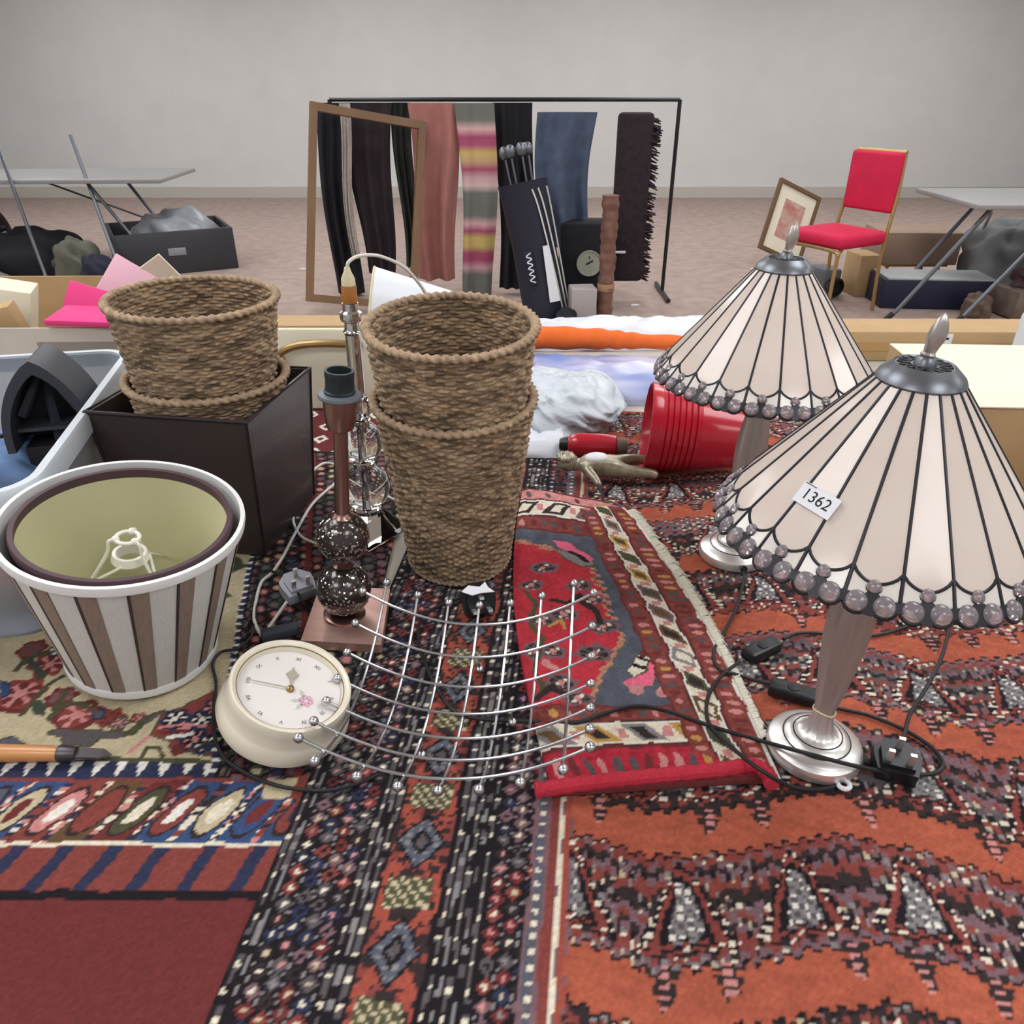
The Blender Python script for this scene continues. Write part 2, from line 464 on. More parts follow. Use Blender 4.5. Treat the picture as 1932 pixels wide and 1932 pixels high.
# the far end: dark red with white figures
farb = (Y > 1.50) & (X > -.62); L.put(farb, 'dkred'); cu = np.floor(X / .05); cv = np.floor(Y / .07); e = np.abs(X / .05 - cu - .5) + np.abs(Y / .07 - cv - .5)
L.put(farb & (e < .34), 'white'); L.put(farb & (e < .15), 'dkred'); L.put(farb & (Y < 1.51), 'black')
Z = 0.7515 + 0.0012 * vnoise(X * 8, Y * 8, 1)
finish_rug('beige_rug', X0, Y0, Z, L.c, 'beige field rug with dark red and navy border under the striped lampshade')

# --- main rug: dark striped border at its left, orange and dark zigzag field
K = 0.0030
A6 = math.radians(6.1); O = (-0.232, 0.61)
us = np.arange(0, 1.62, K); vs = np.arange(-.36, 1.17, K)
U0, V0 = np.meshgrid(us, vs); U = U0 + .004 * (vnoise(U0 * 40, V0 * 40, 53) - .5); V = V0 + .005 * (vnoise(U0 * 40, V0 * 40, 54) - .5)
X = O[0] + U0 * math.cos(A6) + V0 * math.sin(A6); Y = O[1] - U0 * math.sin(A6) + V0 * math.cos(A6)
B = Cloth(X, Y)
kn = .0046; iu = np.floor(U / kn).astype(int); iv = np.floor(V / kn).astype(int)
B.put(np.ones(X.shape, bool), 'dark')
def stripes(a, b_):
    m = (U >= a) & (U < b_); B.put(m, 'black')
    k = np.floor((U - a) / .0042).astype(int)
    B.put(m & (k % 2 == 1) & (hash2(k, iv // 2, 2) > .35), 'greyd'); B.put(m & (k % 4 == 3) & (hash2(k, iv // 2, 2) > .6), 'grey'); B.put(m & (k % 4 == 1) & (iv % 5 == 0), 'cream')
def squares(a, b_, seed):
    m = (U >= a) & (U < b_); B.put(m, 'black')
    c = .0165; ci = np.floor((U - a) / c).astype(int); cj = np.floor(V / c + .5 * (ci % 2)).astype(int)
    e = np.abs((U - a) / c - ci - .5) + np.abs(V / c + .5 * (ci % 2) - cj - .5); h = hash2(ci, cj, seed)
    q = m & (e < .52); B.c[q] = pal(h, ['dkred', 'greyd', 'mauve', 'navy2', 'redbr', 'dark'])[q]
    q = m & (e < .22); B.c[q] = pal(hash2(ci, cj, seed + 1), ['cream', 'pink', 'grey', 'black', 'beige'])[q]
    q = m & (e > .8); B.put(q & (hash2(iu, iv, 3) > .4), 'grey')
stripes(0, .020); squares(.020, .086, 21); stripes(.086, .112); squares(.172, .26, 25); stripes(.176, .222)
# red medallion column
m = (U >= .112) & (U < .176); B.put(m, 'dark'); uu = (U - .144) / .032; P = .118; vv = V / P - np.floor(V / P) - .5
hx = np.abs(uu) + np.abs(vv) * 2.6
B.put(m & (hash2(iu // 2, iv // 2, 8) > .35), 'redbr'); B.put(m & (np.abs(np.abs(uu) - np.abs(vv) * 2.2) < .26), 'orange2'); B.put(m & (hash2(iu, iv, 28) > .78), 'dark')
B.put(m & (hx < .78), 'black'); B.put(m & (hx < .66), 'navy'); B.put(m & (hx < .66) & (iu % 2 == 0) & (iv % 2 == 0), 'grey'); B.put(m & (hx < .36), 'black'); B.put(m & (hx < .2), 'greyd')
zz = np.abs(vv) > .36; B.put(m & zz & (np.abs(uu) < .7), 'olive'); B.put(m & zz & (np.abs(uu) < .7) & ((iv + iu) % 3 == 0), 'beige'); B.put(m & (np.abs(uu) > .93), 'black')
# red and grey guard lines
m = (U >= .26) & (U < .30); B.put(m, 'mauve'); B.put(m & (np.abs(U - .268) < .004), 'navy'); B.put(m & (np.abs(U - .268) < .003) & (iv % 3 == 0), 'cream'); B.put(m & (np.abs(U - .281) < .005), 'redbr'); B.put(m & (np.abs(U - .289) < .002), 'cream'); B.put(m & (np.abs(U - .296) < .003), 'orange2')
# field
f = U >= .30; uf = U - .30
kd = np.floor(U / .0092).astype(int)
zig = V + .052 * tri(uf / .40 + .3) + .0055 * (kd % 2) + .012 * vnoise(U * 9, V * 2, 5)
P = .172; t_ = zig / P; bi = np.floor(t_).astype(int); t_ = t_ - bi
row = np.floor(t_ * 22).astype(int)
dk = pal(hash2(row, bi, 31), ['dark', 'mauve', 'dark', 'redbr', 'greyd', 'dark', 'mauve'])
B.c[f] = dk[f]
q = f & (row % 2 == 0) & (iu % 2 == 0) & (hash2(iu // 5, row + 40 * bi, 7) > .50); B.c[q] = pal(hash2(iu, iv, 17), ['cream', 'grey', 'grey', 'mauve', 'beige'])[q]
q = f & (row % 4 == 1) & (iu % 5 < 3); B.put(q, 'redbr')
q = f & (row % 4 == 3) & (iu % 3 == 0); B.put(q, 'black')
org = f & (t_ > .03) & (t_ < .37); B.put(org, 'orange'); B.put(org & ((t_ < .05) | (t_ > .35)), 'black')
dn = vnoise(U * 60, V * 130, 8); B.c[org] *= (0.86 + .28 * dn[org])[:, None]
# dark hooked figures standing in the orange bands
c = .058; ci = np.floor(uf / c).astype(int); du = (uf / c - ci - .5) * c; dv = (t_ - .35) * P
hook = org & (hash2(ci, bi, 13) > .25) & ((np.abs(du) < .016 + dv * .4) & (dv > -.030)) & ((iv % 3 != 0) | (np.abs(du) < .006)); B.put(hook, 'dark'); B.put(hook & (np.abs(du) < .0045) & (iv % 2 == 0), 'pink')
# pyramids of dots between the bands
c = .112; ci = np.floor(uf / c + .5 * (bi % 2)).astype(int); du = (uf / c + .5 * (bi % 2) - ci - .5) * c; dv = (t_ - .41) * P
for k, (col_) in enumerate(['black', 'redbr', 'black', 'grey']):
    wdt = .052 - .010 * k
    q = f & (dv > .006 + .004 * k) & (dv < .098 - .008 * k) & (np.abs(du) < (wdt * (1 - dv / .105)))
    B.put(q, col_)
    if k == 3: B.put(q & (iu % 2 == 0) & (iv % 2 == 0), 'white'); B.put(q & ((iu + iv) % 3 == 0), 'greyd')
    if k == 0: B.put(q & (iv % 2 == 0) & (hash2(iu, iv, 3) > .4), 'cream')
Z = 0.7545 + 0.0015 * vnoise(X * 7, Y * 7, 2)
finish_rug('orange_rug', X, Y, Z, B.c, 'large orange and dark zigzag rug with black striped border under the lamps')

# --- small red rug with cream border, folded over the main rug
cA = np.array([0.020, 1.318]); cB = np.array([0.205, 1.236]); cC = np.array([0.302, 0.612]); cD = np.array([0.045, 0.590])
nu, nv = 120, 270
S, T = np.meshgrid(np.linspace(0, 1, nu), np.linspace(0, 1, nv))
bow_l = -.030 * np.sin(PI * T) ; bow_r = .022 * np.sin(PI * T)
P0 = cD[None, None] * (1 - T[..., None]) + cA[None, None] * T[..., None]; P1 = cC[None, None] * (1 - T[..., None]) + cB[None, None] * T[..., None]
P0 = P0 + np.stack([bow_l, 0 * T], -1); P1 = P1 + np.stack([bow_r, 0 * T], -1)
XY = P0 * (1 - S[..., None]) + P1 * S[..., None]; X = XY[..., 0]; Y = XY[..., 1]
wid = .255 - .07 * T; dr = (1 - S) * wid; dt = (1 - T) * .70 * (1 + 0 * S); db = T * .68
wn = .006 * (vnoise(X * 55, Y * 55, 55) - .5); wm = .006 * (vnoise(X * 55 + 9, Y * 55, 56) - .5); dr = np.maximum(dr + wn, 0); dt = np.maximum(dt + wm, 0); db = np.maximum(db + wm, 0)
R = Cloth(X + wn, Y + wm); R.put(np.ones(X.shape, bool), 'red'); R.c *= (0.70 + .34 * vnoise(X * 50, Y * 28, 4) + .26 * vnoise(X * 220, Y * 120, 14))[..., None]
ku = np.floor(dr / .0045).astype(int); kv = np.floor(Y / .0045).astype(int)
# navy corners and strips with serrated edges
ser = .006 * (np.floor(Y / .009).astype(int) % 2)
d2 = dr - .090; b2 = db - .125; t2 = dt - .150
nav = (d2 < .012 + ser) | (d2 / .085 + b2 / .165 < 1 - ser * 4) & (b2 < .17) | ((t2 < .055 * (1 - np.clip(d2 / .16, 0, 1)) + .012 + ser))
edge = (d2 < .018 + ser) | (d2 / .093 + b2 / .178 < 1 - ser * 4) & (b2 < .18) | ((t2 < .055 * (1 - np.clip(d2 / .16, 0, 1)) + .022 + ser))
R.put(edge, 'gold'); R.c[edge] *= .75; R.put(edge & ((ku + kv) % 2 == 0), 'pink'); R.put(nav, 'navy'); R.c[nav] *= (0.8 + .4 * vnoise(X * 90, Y * 60, 6))[nav][:, None]
# boteh in the corners
R.poly([(1180, 1296), (1196, 1316), (1226, 1300), (1238, 1262), (1230, 1244), (1218, 1262), (1206, 1286)], 'hotpink', 'pink', .002)
R.poly([(1186, 1276), (1200, 1250), (1212, 1240), (1226, 1252), (1218, 1272), (1200, 1288)], 'cream', 'olive')
R.line([(1196, 1262), (1214, 1270)], .003, 'black'); R.line([(1204, 1250), (1222, 1256)], .003, 'black'); R.disc((1212, 1244), .006, 'dkred')
R.poly([(1042, 1030), (1072, 1034), (1118, 1064), (1110, 1072), (1078, 1052), (1050, 1040)], 'hotpink'); R.poly([(1046, 1044), (1080, 1052), (1118, 1074), (1098, 1078), (1066, 1064)], 'grey', 'olive'); R.line([(1076, 1052), (1106, 1068)], .004, 'black')
R.disc((1200, 1314), .010, 'pink'); R.disc((1255, 1316), .012, 'pink')
# flowers on the red field
for p, rx, ry in [((1025, 1080), .024, .017), ((1092, 1116), .022, .015), ((1116, 1142), .017, .016), ((1136, 1192), .026, .017), ((1118, 1240), .026, .018), ((1040, 1240), .02, .016), ((1002, 1112), .02, .014), ((1062, 1168), .022, .016), ((1020, 1180), .02, .016), ((1060, 1300), .022, .018), ((1092, 1330), .02, .012), ((1006, 1240), .014, .02)]:
    R.rosette(p, rx, 'mauve', 'dark', 'greyd', ry); R.disc(p, .005, 'pink'); R.disc((p[0] + 9, p[1] - 5), .003, 'cream'); R.disc((p[0] - 8, p[1] + 4), .003, 'cream'); R.disc((p[0] + 4, p[1] + 7), .0025, 'pink')
R.line([(990, 1125), (1010, 1150), (1000, 1190), (1024, 1215), (1008, 1270), (1026, 1320)], .004, 'olive'); R.line([(1035, 1190), (1056, 1180), (1066, 1196)], .003, 'gold'); R.line([(1040, 1140), (1070, 1150), (1094, 1134)], .004, 'dark')
R.line([(1096, 1146), (1122, 1160), (1130, 1180)], .005, 'dark'); R.line([(1028, 1262), (1046, 1272)], .006, 'pink'); R.line([(1010, 1330), (1040, 1310), (1076, 1322)], .004, 'dark')
def band(mask, d_, along, seed, col='redbr'):
    R.put(mask, col); R.c[mask] *= (.75 + .5 * vnoise(X * 160, Y * 160, 15))[mask][:, None]; c = .0165; ci = np.floor(along / c).astype(int); e = np.hypot((along / c - ci - .5), (d_ - .5) * 1.1)
    q = mask & (e < .27); R.c[q] = pal(hash2(ci, 1, seed), ['pink', 'dkred', 'gold', 'greyd', 'pink'])[q]
    R.put(mask & ((d_ < .1) | (d_ > .9)), 'dkred')
def creamband(mask, d_, along, seed):
    R.put(mask, 'cream'); c = .052; ci = np.floor(along / c).astype(int); fu = along / c - ci - .5
    q = mask & (np.abs(fu - (d_ - .5) * .5) < .30) & (np.abs(d_ - .5) < .38); R.c[q] = pal(hash2(ci, 2, seed), ['brown', 'dark', 'gold', 'mauve', 'olive', 'grey'])[q]
    q = mask & (np.abs(fu - (d_ - .5) * .5) < .16) & (np.abs(d_ - .5) < .24); R.c[q] = pal(hash2(ci, 3, seed), ['olive', 'cream', 'dark', 'brown'])[q]
    q = mask & (np.abs(fu) > .40) & (np.abs(d_ - .5) < .2); R.put(q, 'pink')
    R.put(mask & ((d_ < .10) | (d_ > .90)), 'white'); R.put(mask & ((d_ < .03) | (d_ > .97)), 'dark')
al = Y * 1.05
lo = (db > .03)
m = (dt < .150); band(m & (dt >= .105), (dt - .105) / .045, dr, 3, 'redbr'); creamband(m & (dt >= .045) & (dt < .105), (dt - .045) / .06, dr, 5); band(m & (dt < .045), dt / .045, dr, 4, 'pink')
m = (db < .125) ; band(m & (db >= .095), (db - .095) / .03, dr, 6, 'redbr'); creamband(m & (db >= .058) & (db < .095), (db - .058) / .037, dr, 8); band(m & (db < .058), db / .058, dr, 7, 'red2')
m = (dr < .088) & (dr < dt * 1.6 + .0) & (dr < db * 1.5 + .02); band(m & (dr >= .062), (dr - .062) / .026, al, 10, 'redbr'); creamband(m & (dr >= .034) & (dr < .062), (dr - .034) / .028, al, 12); band(m & (dr < .034), dr / .034, al, 11, 'redbr')
R.put(dr < .004, 'white')
sm = lambda a: np.clip(a, 0, 1) ** 2 * (3 - 2 * np.clip(a, 0, 1))
Z = .7635 + .010 * np.exp(-((T - .90) / .10) ** 2) * sm(S * 3) * (1 - .4 * S) + .006 * vnoise(X * 9, Y * 6, 9) * np.minimum(1, (1 - S) * 5) - .004 * np.exp(-(S / .03) ** 2)
red_rug = finish_rug('red_rug', X, Y, Z, R.c, 'small red rug with navy corners, cream border and fringe beside the wire bowl', thick=.009)
# fringe tufts and the rolled selvage
M_fringe = mat('fringe_cotton', (232, 226, 208), 0.9, var=.1, vscale=300)
rnd = random.Random(3)
m = MB()
for k in range(150):
    tt = 0.10 + .88 * k / 149
    p = cC * (1 - tt) + cB * tt + np.array([.022 * math.sin(PI * tt), 0])
    ln = (.006 + .020 * max(0, tt - .25) ** .8 + rnd.uniform(0, .006)); a = math.radians(8 + rnd.uniform(-22, 22))
    q = p + ln * np.array([math.cos(a), math.sin(a)])
    m.tube([(p[0] - .002, p[1], .764), ((p[0] + q[0]) / 2, (p[1] + q[1]) / 2, .7665), (q[0], q[1], .7585)], [.0022, .0024, .0014], 5)
o = m.build('fringe', M_fringe, red_rug); o['label'] = 'white cotton fringe'
M_selv = mat('selvage_wool', (205, 52, 72), 0.95, var=.2, vscale=500, bump=1.0, bscale=600, stretch=(1, .3, 1))
rp = spline([ground(1010, 1510), ground(1120, 1494), ground(1240, 1482), ground(1360, 1470), ground(1415, 1462), ground(1444, 1480), ground(1452, 1500)], 10)
m = MB(); m.tube([(p.x, p.y, .7715) for p in rp], [.0085 + .0008 * math.sin(i * 2.4) for i in range(len(rp))], 10); m.build('rolled_selvage', M_selv, red_rug)
# ------------------------------------------------------------------ leaded-glass table lamps
RZ = 0.757                                                   # top of the main rug
M_nickel = mat('brushed_nickel', (240, 238, 234), 0.36, .85, bump=.12, bscale=60, stretch=(1, 1, 14))
M_stem = mat('pewter_stem', (192, 184, 178), 0.42, .65, var=.12, vscale=30, stretch=(1, 1, .2))
M_came = mat('lead_came', (58, 58, 62), 0.42, 0.7)
M_cap = mat('pewter_cap', (120, 124, 130), 0.36, 0.85, var=.15, vscale=60)
M_fin = mat('cast_finial', (186, 180, 174), 0.36, 0.8)
M_pane = mat('opal_glass', (228, 215, 205), 0.14, 0.0, var=.07, vscale=14, stretch=(1, 1, .25), second=(221, 203, 190))
M_pane2 = mat('opal_glass_pale', (236, 230, 222), 0.14, 0.0, var=.05, vscale=14)
M_bead = mat('clear_cabochon', (222, 208, 214), 0.04, 0.0, trans=.72, ior=1.5)
M_bk = mat('black_plastic', (30, 31, 35), 0.38)
M_bk2 = mat('black_rubber', (34, 34, 37), 0.5)
M_tie = mat('cream_tie', (224, 214, 176), 0.7)
M_label = mat('white_label', (238, 240, 246), 0.7)
M_ink = mat('black_ink', (26, 26, 30), 0.8)
NP_ = 22; DP = 2 * PI / NP_
H0, R0, H1, R1, H2, R2 = .4605, .0340, .3343, .1359, .3106, .1528
def seam(phi, s):
    """point on a seam line; s=0 at the cap, 1 at the scallop ring, 2 at the bead ring"""
    if s <= 1: r = R0 + (R1 - R0) * s; h = H0 + (H1 - H0) * s
    else: r = R1 + (R2 - R1) * (s - 1); h = H1 + (H2 - H1) * (s - 1)
    return Vector((r * math.cos(phi), r * math.sin(phi), h))
def onpanel(u, s): return seam(-DP / 2, s).lerp(seam(DP / 2, s), u)
def scal(u): return 1 + .10 * 4.2 * (math.sin(PI * u) ** .75) if s_scal else 1
s_scal = True
nrm = (seam(0, 1) - seam(0, 0)).normalized(); NOUT = Vector((-nrm.z, 0, nrm.x)).normalized()
if NOUT.x < 0: NOUT = -NOUT
LAMP_ME = {}
def lamp_meshes(t):
    def solid(P, name, m_, th=.0022):
        k = len(P); n = len(P[0]); mb = MB()
        front = [[p + NOUT * th / 2 for p in row] for row in P]; back = [[p - NOUT * th / 2 for p in row] for row in P]
        mb.grid(front); mb.grid([list(reversed(r)) for r in back])
        return mb.build(name, m_, t)
    us = [.03 + .94 * i / 10 for i in range(11)]
    P = [[onpanel(u, .0 + (scal(u)) * j / 4) for u in us] for j in range(5)]
    LAMP_ME['glass_pane'] = solid(P, 'glass_pane', M_pane)
    for nm, a, b in (('border_pane_a', .04, .44), ('border_pane_b', .56, .96)):
        us2 = [a + (b - a) * i / 4 for i in range(5)]
        P = [[onpanel(u, scal(u) * (1 - j / 2) + 1.96 * (j / 2)) for u in us2] for j in range(3)]
        LAMP_ME[nm] = solid(P, 'border_pane', M_pane2)
    def cab(r, name):
        prof = [(r, -.0012), (r, .0008), (r * .86, r * .34), (r * .55, r * .52), (1e-5, r * .6)]
        return MB().lathe(prof, 16, q=rot_to(NOUT)).build(name, M_bead, t)
    LAMP_ME['bead'] = cab(.0094, 'glass_bead'); LAMP_ME['small_bead'] = cab(.0058, 'small_bead')
def tiffany(loc, axis, phase, label, cord_pts, sw, plug_, scale=1.0, cord_name='cord'):
    t = thing('table_lamp', label, 'lamp', loc, group='pair of leaded glass table lamps', axis=axis, scale=scale)
    base = [(1e-5, 0), (.050, 0), (.0535, .003), (.0545, .009), (.0525, .0160), (.046, .0212), (.0380, .0240), (.0365, .0250), (.035, .0272), (.0290, .0298), (.0265, .0306), (.0230, .0315), (.0185, .035), (.0148, .043), (.0124, .055), (.0112, .067)]
    b = MB().lathe(base, 48, fn=lambda r, z, a: r * (1 - .07 * abs(math.sin(6 * a))) if z > .033 else r).build('base', M_nickel, t)
    for zz, rr in ((.0243, .0376), (.0304, .0272)):
        MB().tube([(rr * math.cos(a), rr * math.sin(a), zz) for a in [2 * PI * i / 40 for i in range(40)]], .0008, 6, closed=True).build('groove', M_came, b)
    st = [(.0112, .066), (.0125, .072), (.0160, .095), (.0205, .130), (.0240, .165), (.0250, .190), (.0235, .215), (.0185, .245), (.0130, .268), (.0105, .280), (.0120, .284), (.0120, .292), (.006, .296), (.006, .455)]
    MB().lathe(st, 48, fn=lambda r, z, a: r * (1 - .13 * abs(math.sin(5 * a)) ** .7 if .07 < z < .27 else 1)).build('stem', M_stem, t)
    MB().tube([(.0122 * math.cos(a), .0122 * math.sin(a), .066 + .002 * math.sin(a * 2)) for a in [2 * PI * i / 20 for i in range(20)]], .0010, 6, closed=True).build('cable_tie', M_tie, t)
    # came: seams, scallops, bead collars and solder fill
    m = MB()
    for i in range(NP_):
        q = Matrix.Rotation(phase + i * DP + DP / 2, 3, 'Z'); o = q @ (NOUT * .0008)
        m.tube([q @ seam(-DP / 2, 0) + o, q @ seam(-DP / 2, 1) + o, q @ seam(-DP / 2, 1.85) + o], .00155, 6)
        m.tube([q @ onpanel(k / 10, scal(k / 10)) + o for k in range(11)], .0016, 6)
        n2 = q @ NOUT
        for u in (.25, .75):
            c = q @ onpanel(u, 2.0); e1 = Vector((0, 0, 1)).cross(n2).normalized(); e2 = n2.cross(e1)
            m.tube([c + (e1 * math.cos(a) + e2 * math.sin(a)) * .0102 for a in [2 * PI * k / 16 for k in range(16)]], .0017, 5, closed=True)
        c = q @ onpanel(.5, 1.50); e1 = Vector((0, 0, 1)).cross(n2).normalized(); e2 = n2.cross(e1)
        m.tube([c + (e1 * math.cos(a) + e2 * math.sin(a)) * .0064 for a in [2 * PI * k / 12 for k in range(12)]], .0012, 5, closed=True)
        P3 = [q @ onpanel(.385, 1.70), q @ onpanel(.27, 2.0), q @ onpanel(.42, 2.35), q @ onpanel(.58, 2.35), q @ onpanel(.73, 2.0), q @ onpanel(.615, 1.70)]
        m.add([p - n2 * .0012 for p in P3] + [p + n2 * .0021 for p in P3], [(5, 4, 3, 2, 1, 0), (6, 7, 8, 9, 10, 11)] + [(k, (k + 1) % 6, 6 + (k + 1) % 6, 6 + k) for k in range(6)])
        P3 = [q @ onpanel(-.10, 2.1), q @ onpanel(-.10, 1.78), q @ onpanel(.10, 1.78), q @ onpanel(.10, 2.1)]
        m.add([p - n2 * .0012 for p in P3] + [p + n2 * .0019 for p in P3], [(3, 2, 1, 0), (4, 5, 6, 7), (0, 1, 5, 4), (1, 2, 6, 5), (2, 3, 7, 6), (3, 0, 4, 7)])
    sh = m.build('lamp_shade', M_came, t); sh['label'] = 'leaded framework of the conical shade'
    first = not LAMP_ME
    if first: lamp_meshes(sh)
    for i in range(NP_):
        rz = phase + i * DP + DP / 2
        for nm in ('glass_pane', 'border_pane_a', 'border_pane_b'):
            src = LAMP_ME[nm]
            if first and i == 0: src.rotation_euler.z = rz
            else: link(src.name.split('.')[0], src.data, sh, rot=(0, 0, rz))
        for u in (.25, .75, None):
            src = LAMP_ME['bead' if u else 'small_bead']
            p = (onpanel(u, 2.0) if u else onpanel(.5, 1.50)) + NOUT * (.0004 if u else .0016)
            p = Matrix.Rotation(rz, 3, 'Z') @ p
            if first and i == 0 and u in (.25, None): o = src; o.rotation_euler.z = rz; o.location = p
            else: o = link('glass_bead' if u else 'small_bead', src.data, sh, p, (0, 0, rz))
    cap = [(R0 + .0035, H0 - .0035), (R0 + .0045, H0 - .001), (R0 + .0020, H0 + .004), (.030, H0 + .0095), (.0255, H0 + .0135), (.0245, H0 + .0120), (.010, H0 + .0125), (.0085, H0 + .018), (.0065, H0 + .020), (1e-5, H0 + .0205)]
    c = MB().lathe(cap, 44).build('cap', M_cap, t)
    m = MB()
    for k in range(14):
        a = 2 * PI * k / 14; p = Vector((.0175 * math.cos(a), .0175 * math.sin(a), H0 + .0126)); d_ = Vector((-math.sin(a), math.cos(a), 0)); e_ = Vector((math.cos(a), math.sin(a), 0))
        m.tube([p + (d_ * math.cos(w) * .0032 + e_ * math.sin(w) * .0052) for w in [2 * PI * i / 10 for i in range(10)]], .0009, 5, closed=True)
    m.build('filigree', M_came, c)
    fp = [(.0055, 0), (.0068, .002), (.0052, .004), (.0055, .009), (.0072, .016), (.0070, .024), (.0048, .032), (.0020, .0375), (1e-5, .039)]
    def flame(r, z, a): return r * (1 + .22 * math.cos(3 * a + z * 60)) if z > .005 else r
    MB().lathe(fp, 24, c=(.000, 0, H0 + .0195), fn=flame, q=Matrix.Rotation(.12, 3, 'Y')).build('finial', M_fin, t)
    # cord and fittings are laid out in world space, so undo the lamp's own frame
    bpy.context.view_layer.update(); inv = t.matrix_world.inverted()
    def inlocal(mb): mb.v = [tuple(inv @ Vector(p)) for p in mb.v]; return mb
    for cp in cord_pts: inlocal(MB().tube(spline(cp, 8), .0024, 8)).build('cord', M_bk2, t)
    p, ang = sw
    q3 = Matrix.Rotation(ang, 3, 'Z')
    s_ = inlocal(MB().rbox(p, (.058, .024, .017), .004, ang)).build('inline_switch', M_bk, t)
    inlocal(MB().lathe([(1e-5, 0), (.0075, 0), (.0075, .001), (.006, .0016), (1e-5, .0016)], 20, c=(p[0], p[1], p[2] + .0085))).build('rocker', M_bk2, s_)
    plug(plug_, t, inlocal)
    return t
def plug(pl, t, fx, m_body=None):
    """three-pin plug: body, cord grip, pins"""
    (p, ang, tilt) = pl
    p = Vector(p); m3 = Matrix.Rotation(ang, 3, 'Z') @ Matrix.Rotation(tilt, 3, 'X')
    body = fx(MB().prism([(-.021, -.020), (.021, -.020), (.025, .0), (.025, .012), (.012, .025), (-.012, .025), (-.025, .012), (-.025, 0)], -.010, .010, m3, p).prism([(-.017, -.016), (.017, -.016), (.019, .008), (.009, .020), (-.009, .020), (-.019, .008)], .010, .016, m3, p)).build('plug', m_body or M_bk, t, smooth=False)
    pm = MB()
    for x, y, w in ((0, .010, .006), (-.011, -.010, .0045), (.011, -.010, .0045)):
        pm.box(p + m3 @ Vector((x, y, .024)), (.0065, .004, .018), m=m3)
    fx(pm).build('pins', M_nickel, body, smooth=False)
def G(x, y, h=.0030): p = ground(x, y, RZ + h); return (p.x, p.y, RZ + h)

L1 = (.3549, .6594, RZ - .001); L2 = (.3657, 1.0873, RZ - .001)
cord1 = [G(1586, 1456, .012), G(1588, 1470, .004), G(1560, 1488), G(1500, 1486, .006), G(1440, 1456, .031), G(1385, 1414, .020), G(1352, 1384, .014), G(1334, 1355, .013), G(1336, 1315, .012), G(1358, 1278, .012), G(1396, 1248, .009)]
cord1b = [G(1478, 1206, .008), G(1510, 1194), G(1570, 1196), G(1640, 1200), G(1700, 1186), G(1760, 1160), G(1790, 1170), G(1780, 1230, .02), G(1752, 1290, .02), G(1718, 1345, .012), G(1708, 1380, .010), G(1700, 1408, .012)]
cord2 = [G(1403, 1080, .010), G(1402, 1100, .004), G(1388, 1150), G(1362, 1200), G(1346, 1232, .008), G(1356, 1262, .012), G(1388, 1272, .010), G(1420, 1282), G(1452, 1290, .008)]
cord2b = [G(1536, 1322, .008), G(1580, 1336), G(1640, 1350), G(1700, 1374), G(1750, 1404), G(1778, 1436), G(1770, 1456), G(1730, 1462), G(1670, 1456, .012), G(1600, 1442, .030), G(1540, 1426, .044), G(1480, 1410, .030), G(1430, 1396, .010), G(1380, 1382, .012), G(1330, 1366, .014), G(1260, 1342, .012), G(1200, 1332, .014), G(1140, 1346, .014), G(1095, 1362, .014), G(1040, 1362, .008), G(960, 1360, .004), G(880, 1352), G(842, 1326), G(810, 1270), G(792, 1220), G(790, 1180), G(806, 1156), G(840, 1138), G(884, 1124, .006)]
lampA = tiffany(L1, (.0228, .0045, 1), 2.9893, 'larger-looking front leaded glass lamp with white paper label 1362', [cord1, cord1b], (G(1437, 1226, .010), math.radians(31)), (G(1690, 1440, .012), math.radians(-20), 0.15))
lampB = tiffany(L2, (.0175, .0057, 1), 3.6799, 'rear leaded glass lamp standing behind the lamp with the paper label', [cord2, cord2b], (G(1495, 1306, .010), math.radians(-25)), (G(902, 1132, .022), math.radians(15), 1.2), scale=1.014)
# lot label stuck to the front lamp
a0 = 2.9893 + DP * 2.55
pc = seam(a0, .755); nout = Matrix.Rotation(a0, 3, 'Z') @ NOUT; pc = pc + nout * .0035
ex = Vector((-math.sin(a0), math.cos(a0), 0)); ey = nout.cross(ex)
rot_l = math.radians(-4); ex2 = ex * math.cos(rot_l) + ey * math.sin(rot_l); ey2 = nout.cross(ex2)
m3 = Matrix((ex2, ey2, nout)).transposed()
lb = MB().box((0, 0, 0), (.040, .0205, .0007)).build('lot_label', M_label, lampA, smooth=False); lb.location = pc; lb.rotation_euler = m3.to_euler(); lb['label'] = 'white paper label printed 1362'
text_mesh('lot_number', '1362', .0150, M_ink, lb, (0, 0, .0006))
MB().box((-.0125, .0092, .0005), (.012, .0007, .0003)).build('printed_line', M_ink, lb, smooth=False)
bpy.context.view_layer.update()
iv_ = lampA.matrix_world.inverted()
mm = MB().tube([Vector(G(1592, 1480, .004)) + Vector((.0065 * math.cos(a), .0065 * math.sin(a), 0)) for a in [2 * PI * k / 16 for k in range(16)]], .0028, 8, closed=True)
mm.v = [tuple(iv_ @ Vector(p)) for p in mm.v]; mm.build('cord_washer', M_label, lampA)
mm = MB().lathe([(1e-5, 0), (.006, 0), (.006, .002), (1e-5, .002)], 16, c=G(1585, 1450, .013), q=rot_to((.25, -1, .3)))
mm.v = [tuple(iv_ @ Vector(p)) for p in mm.v]; mm.build('grommet', M_bk, lampA)
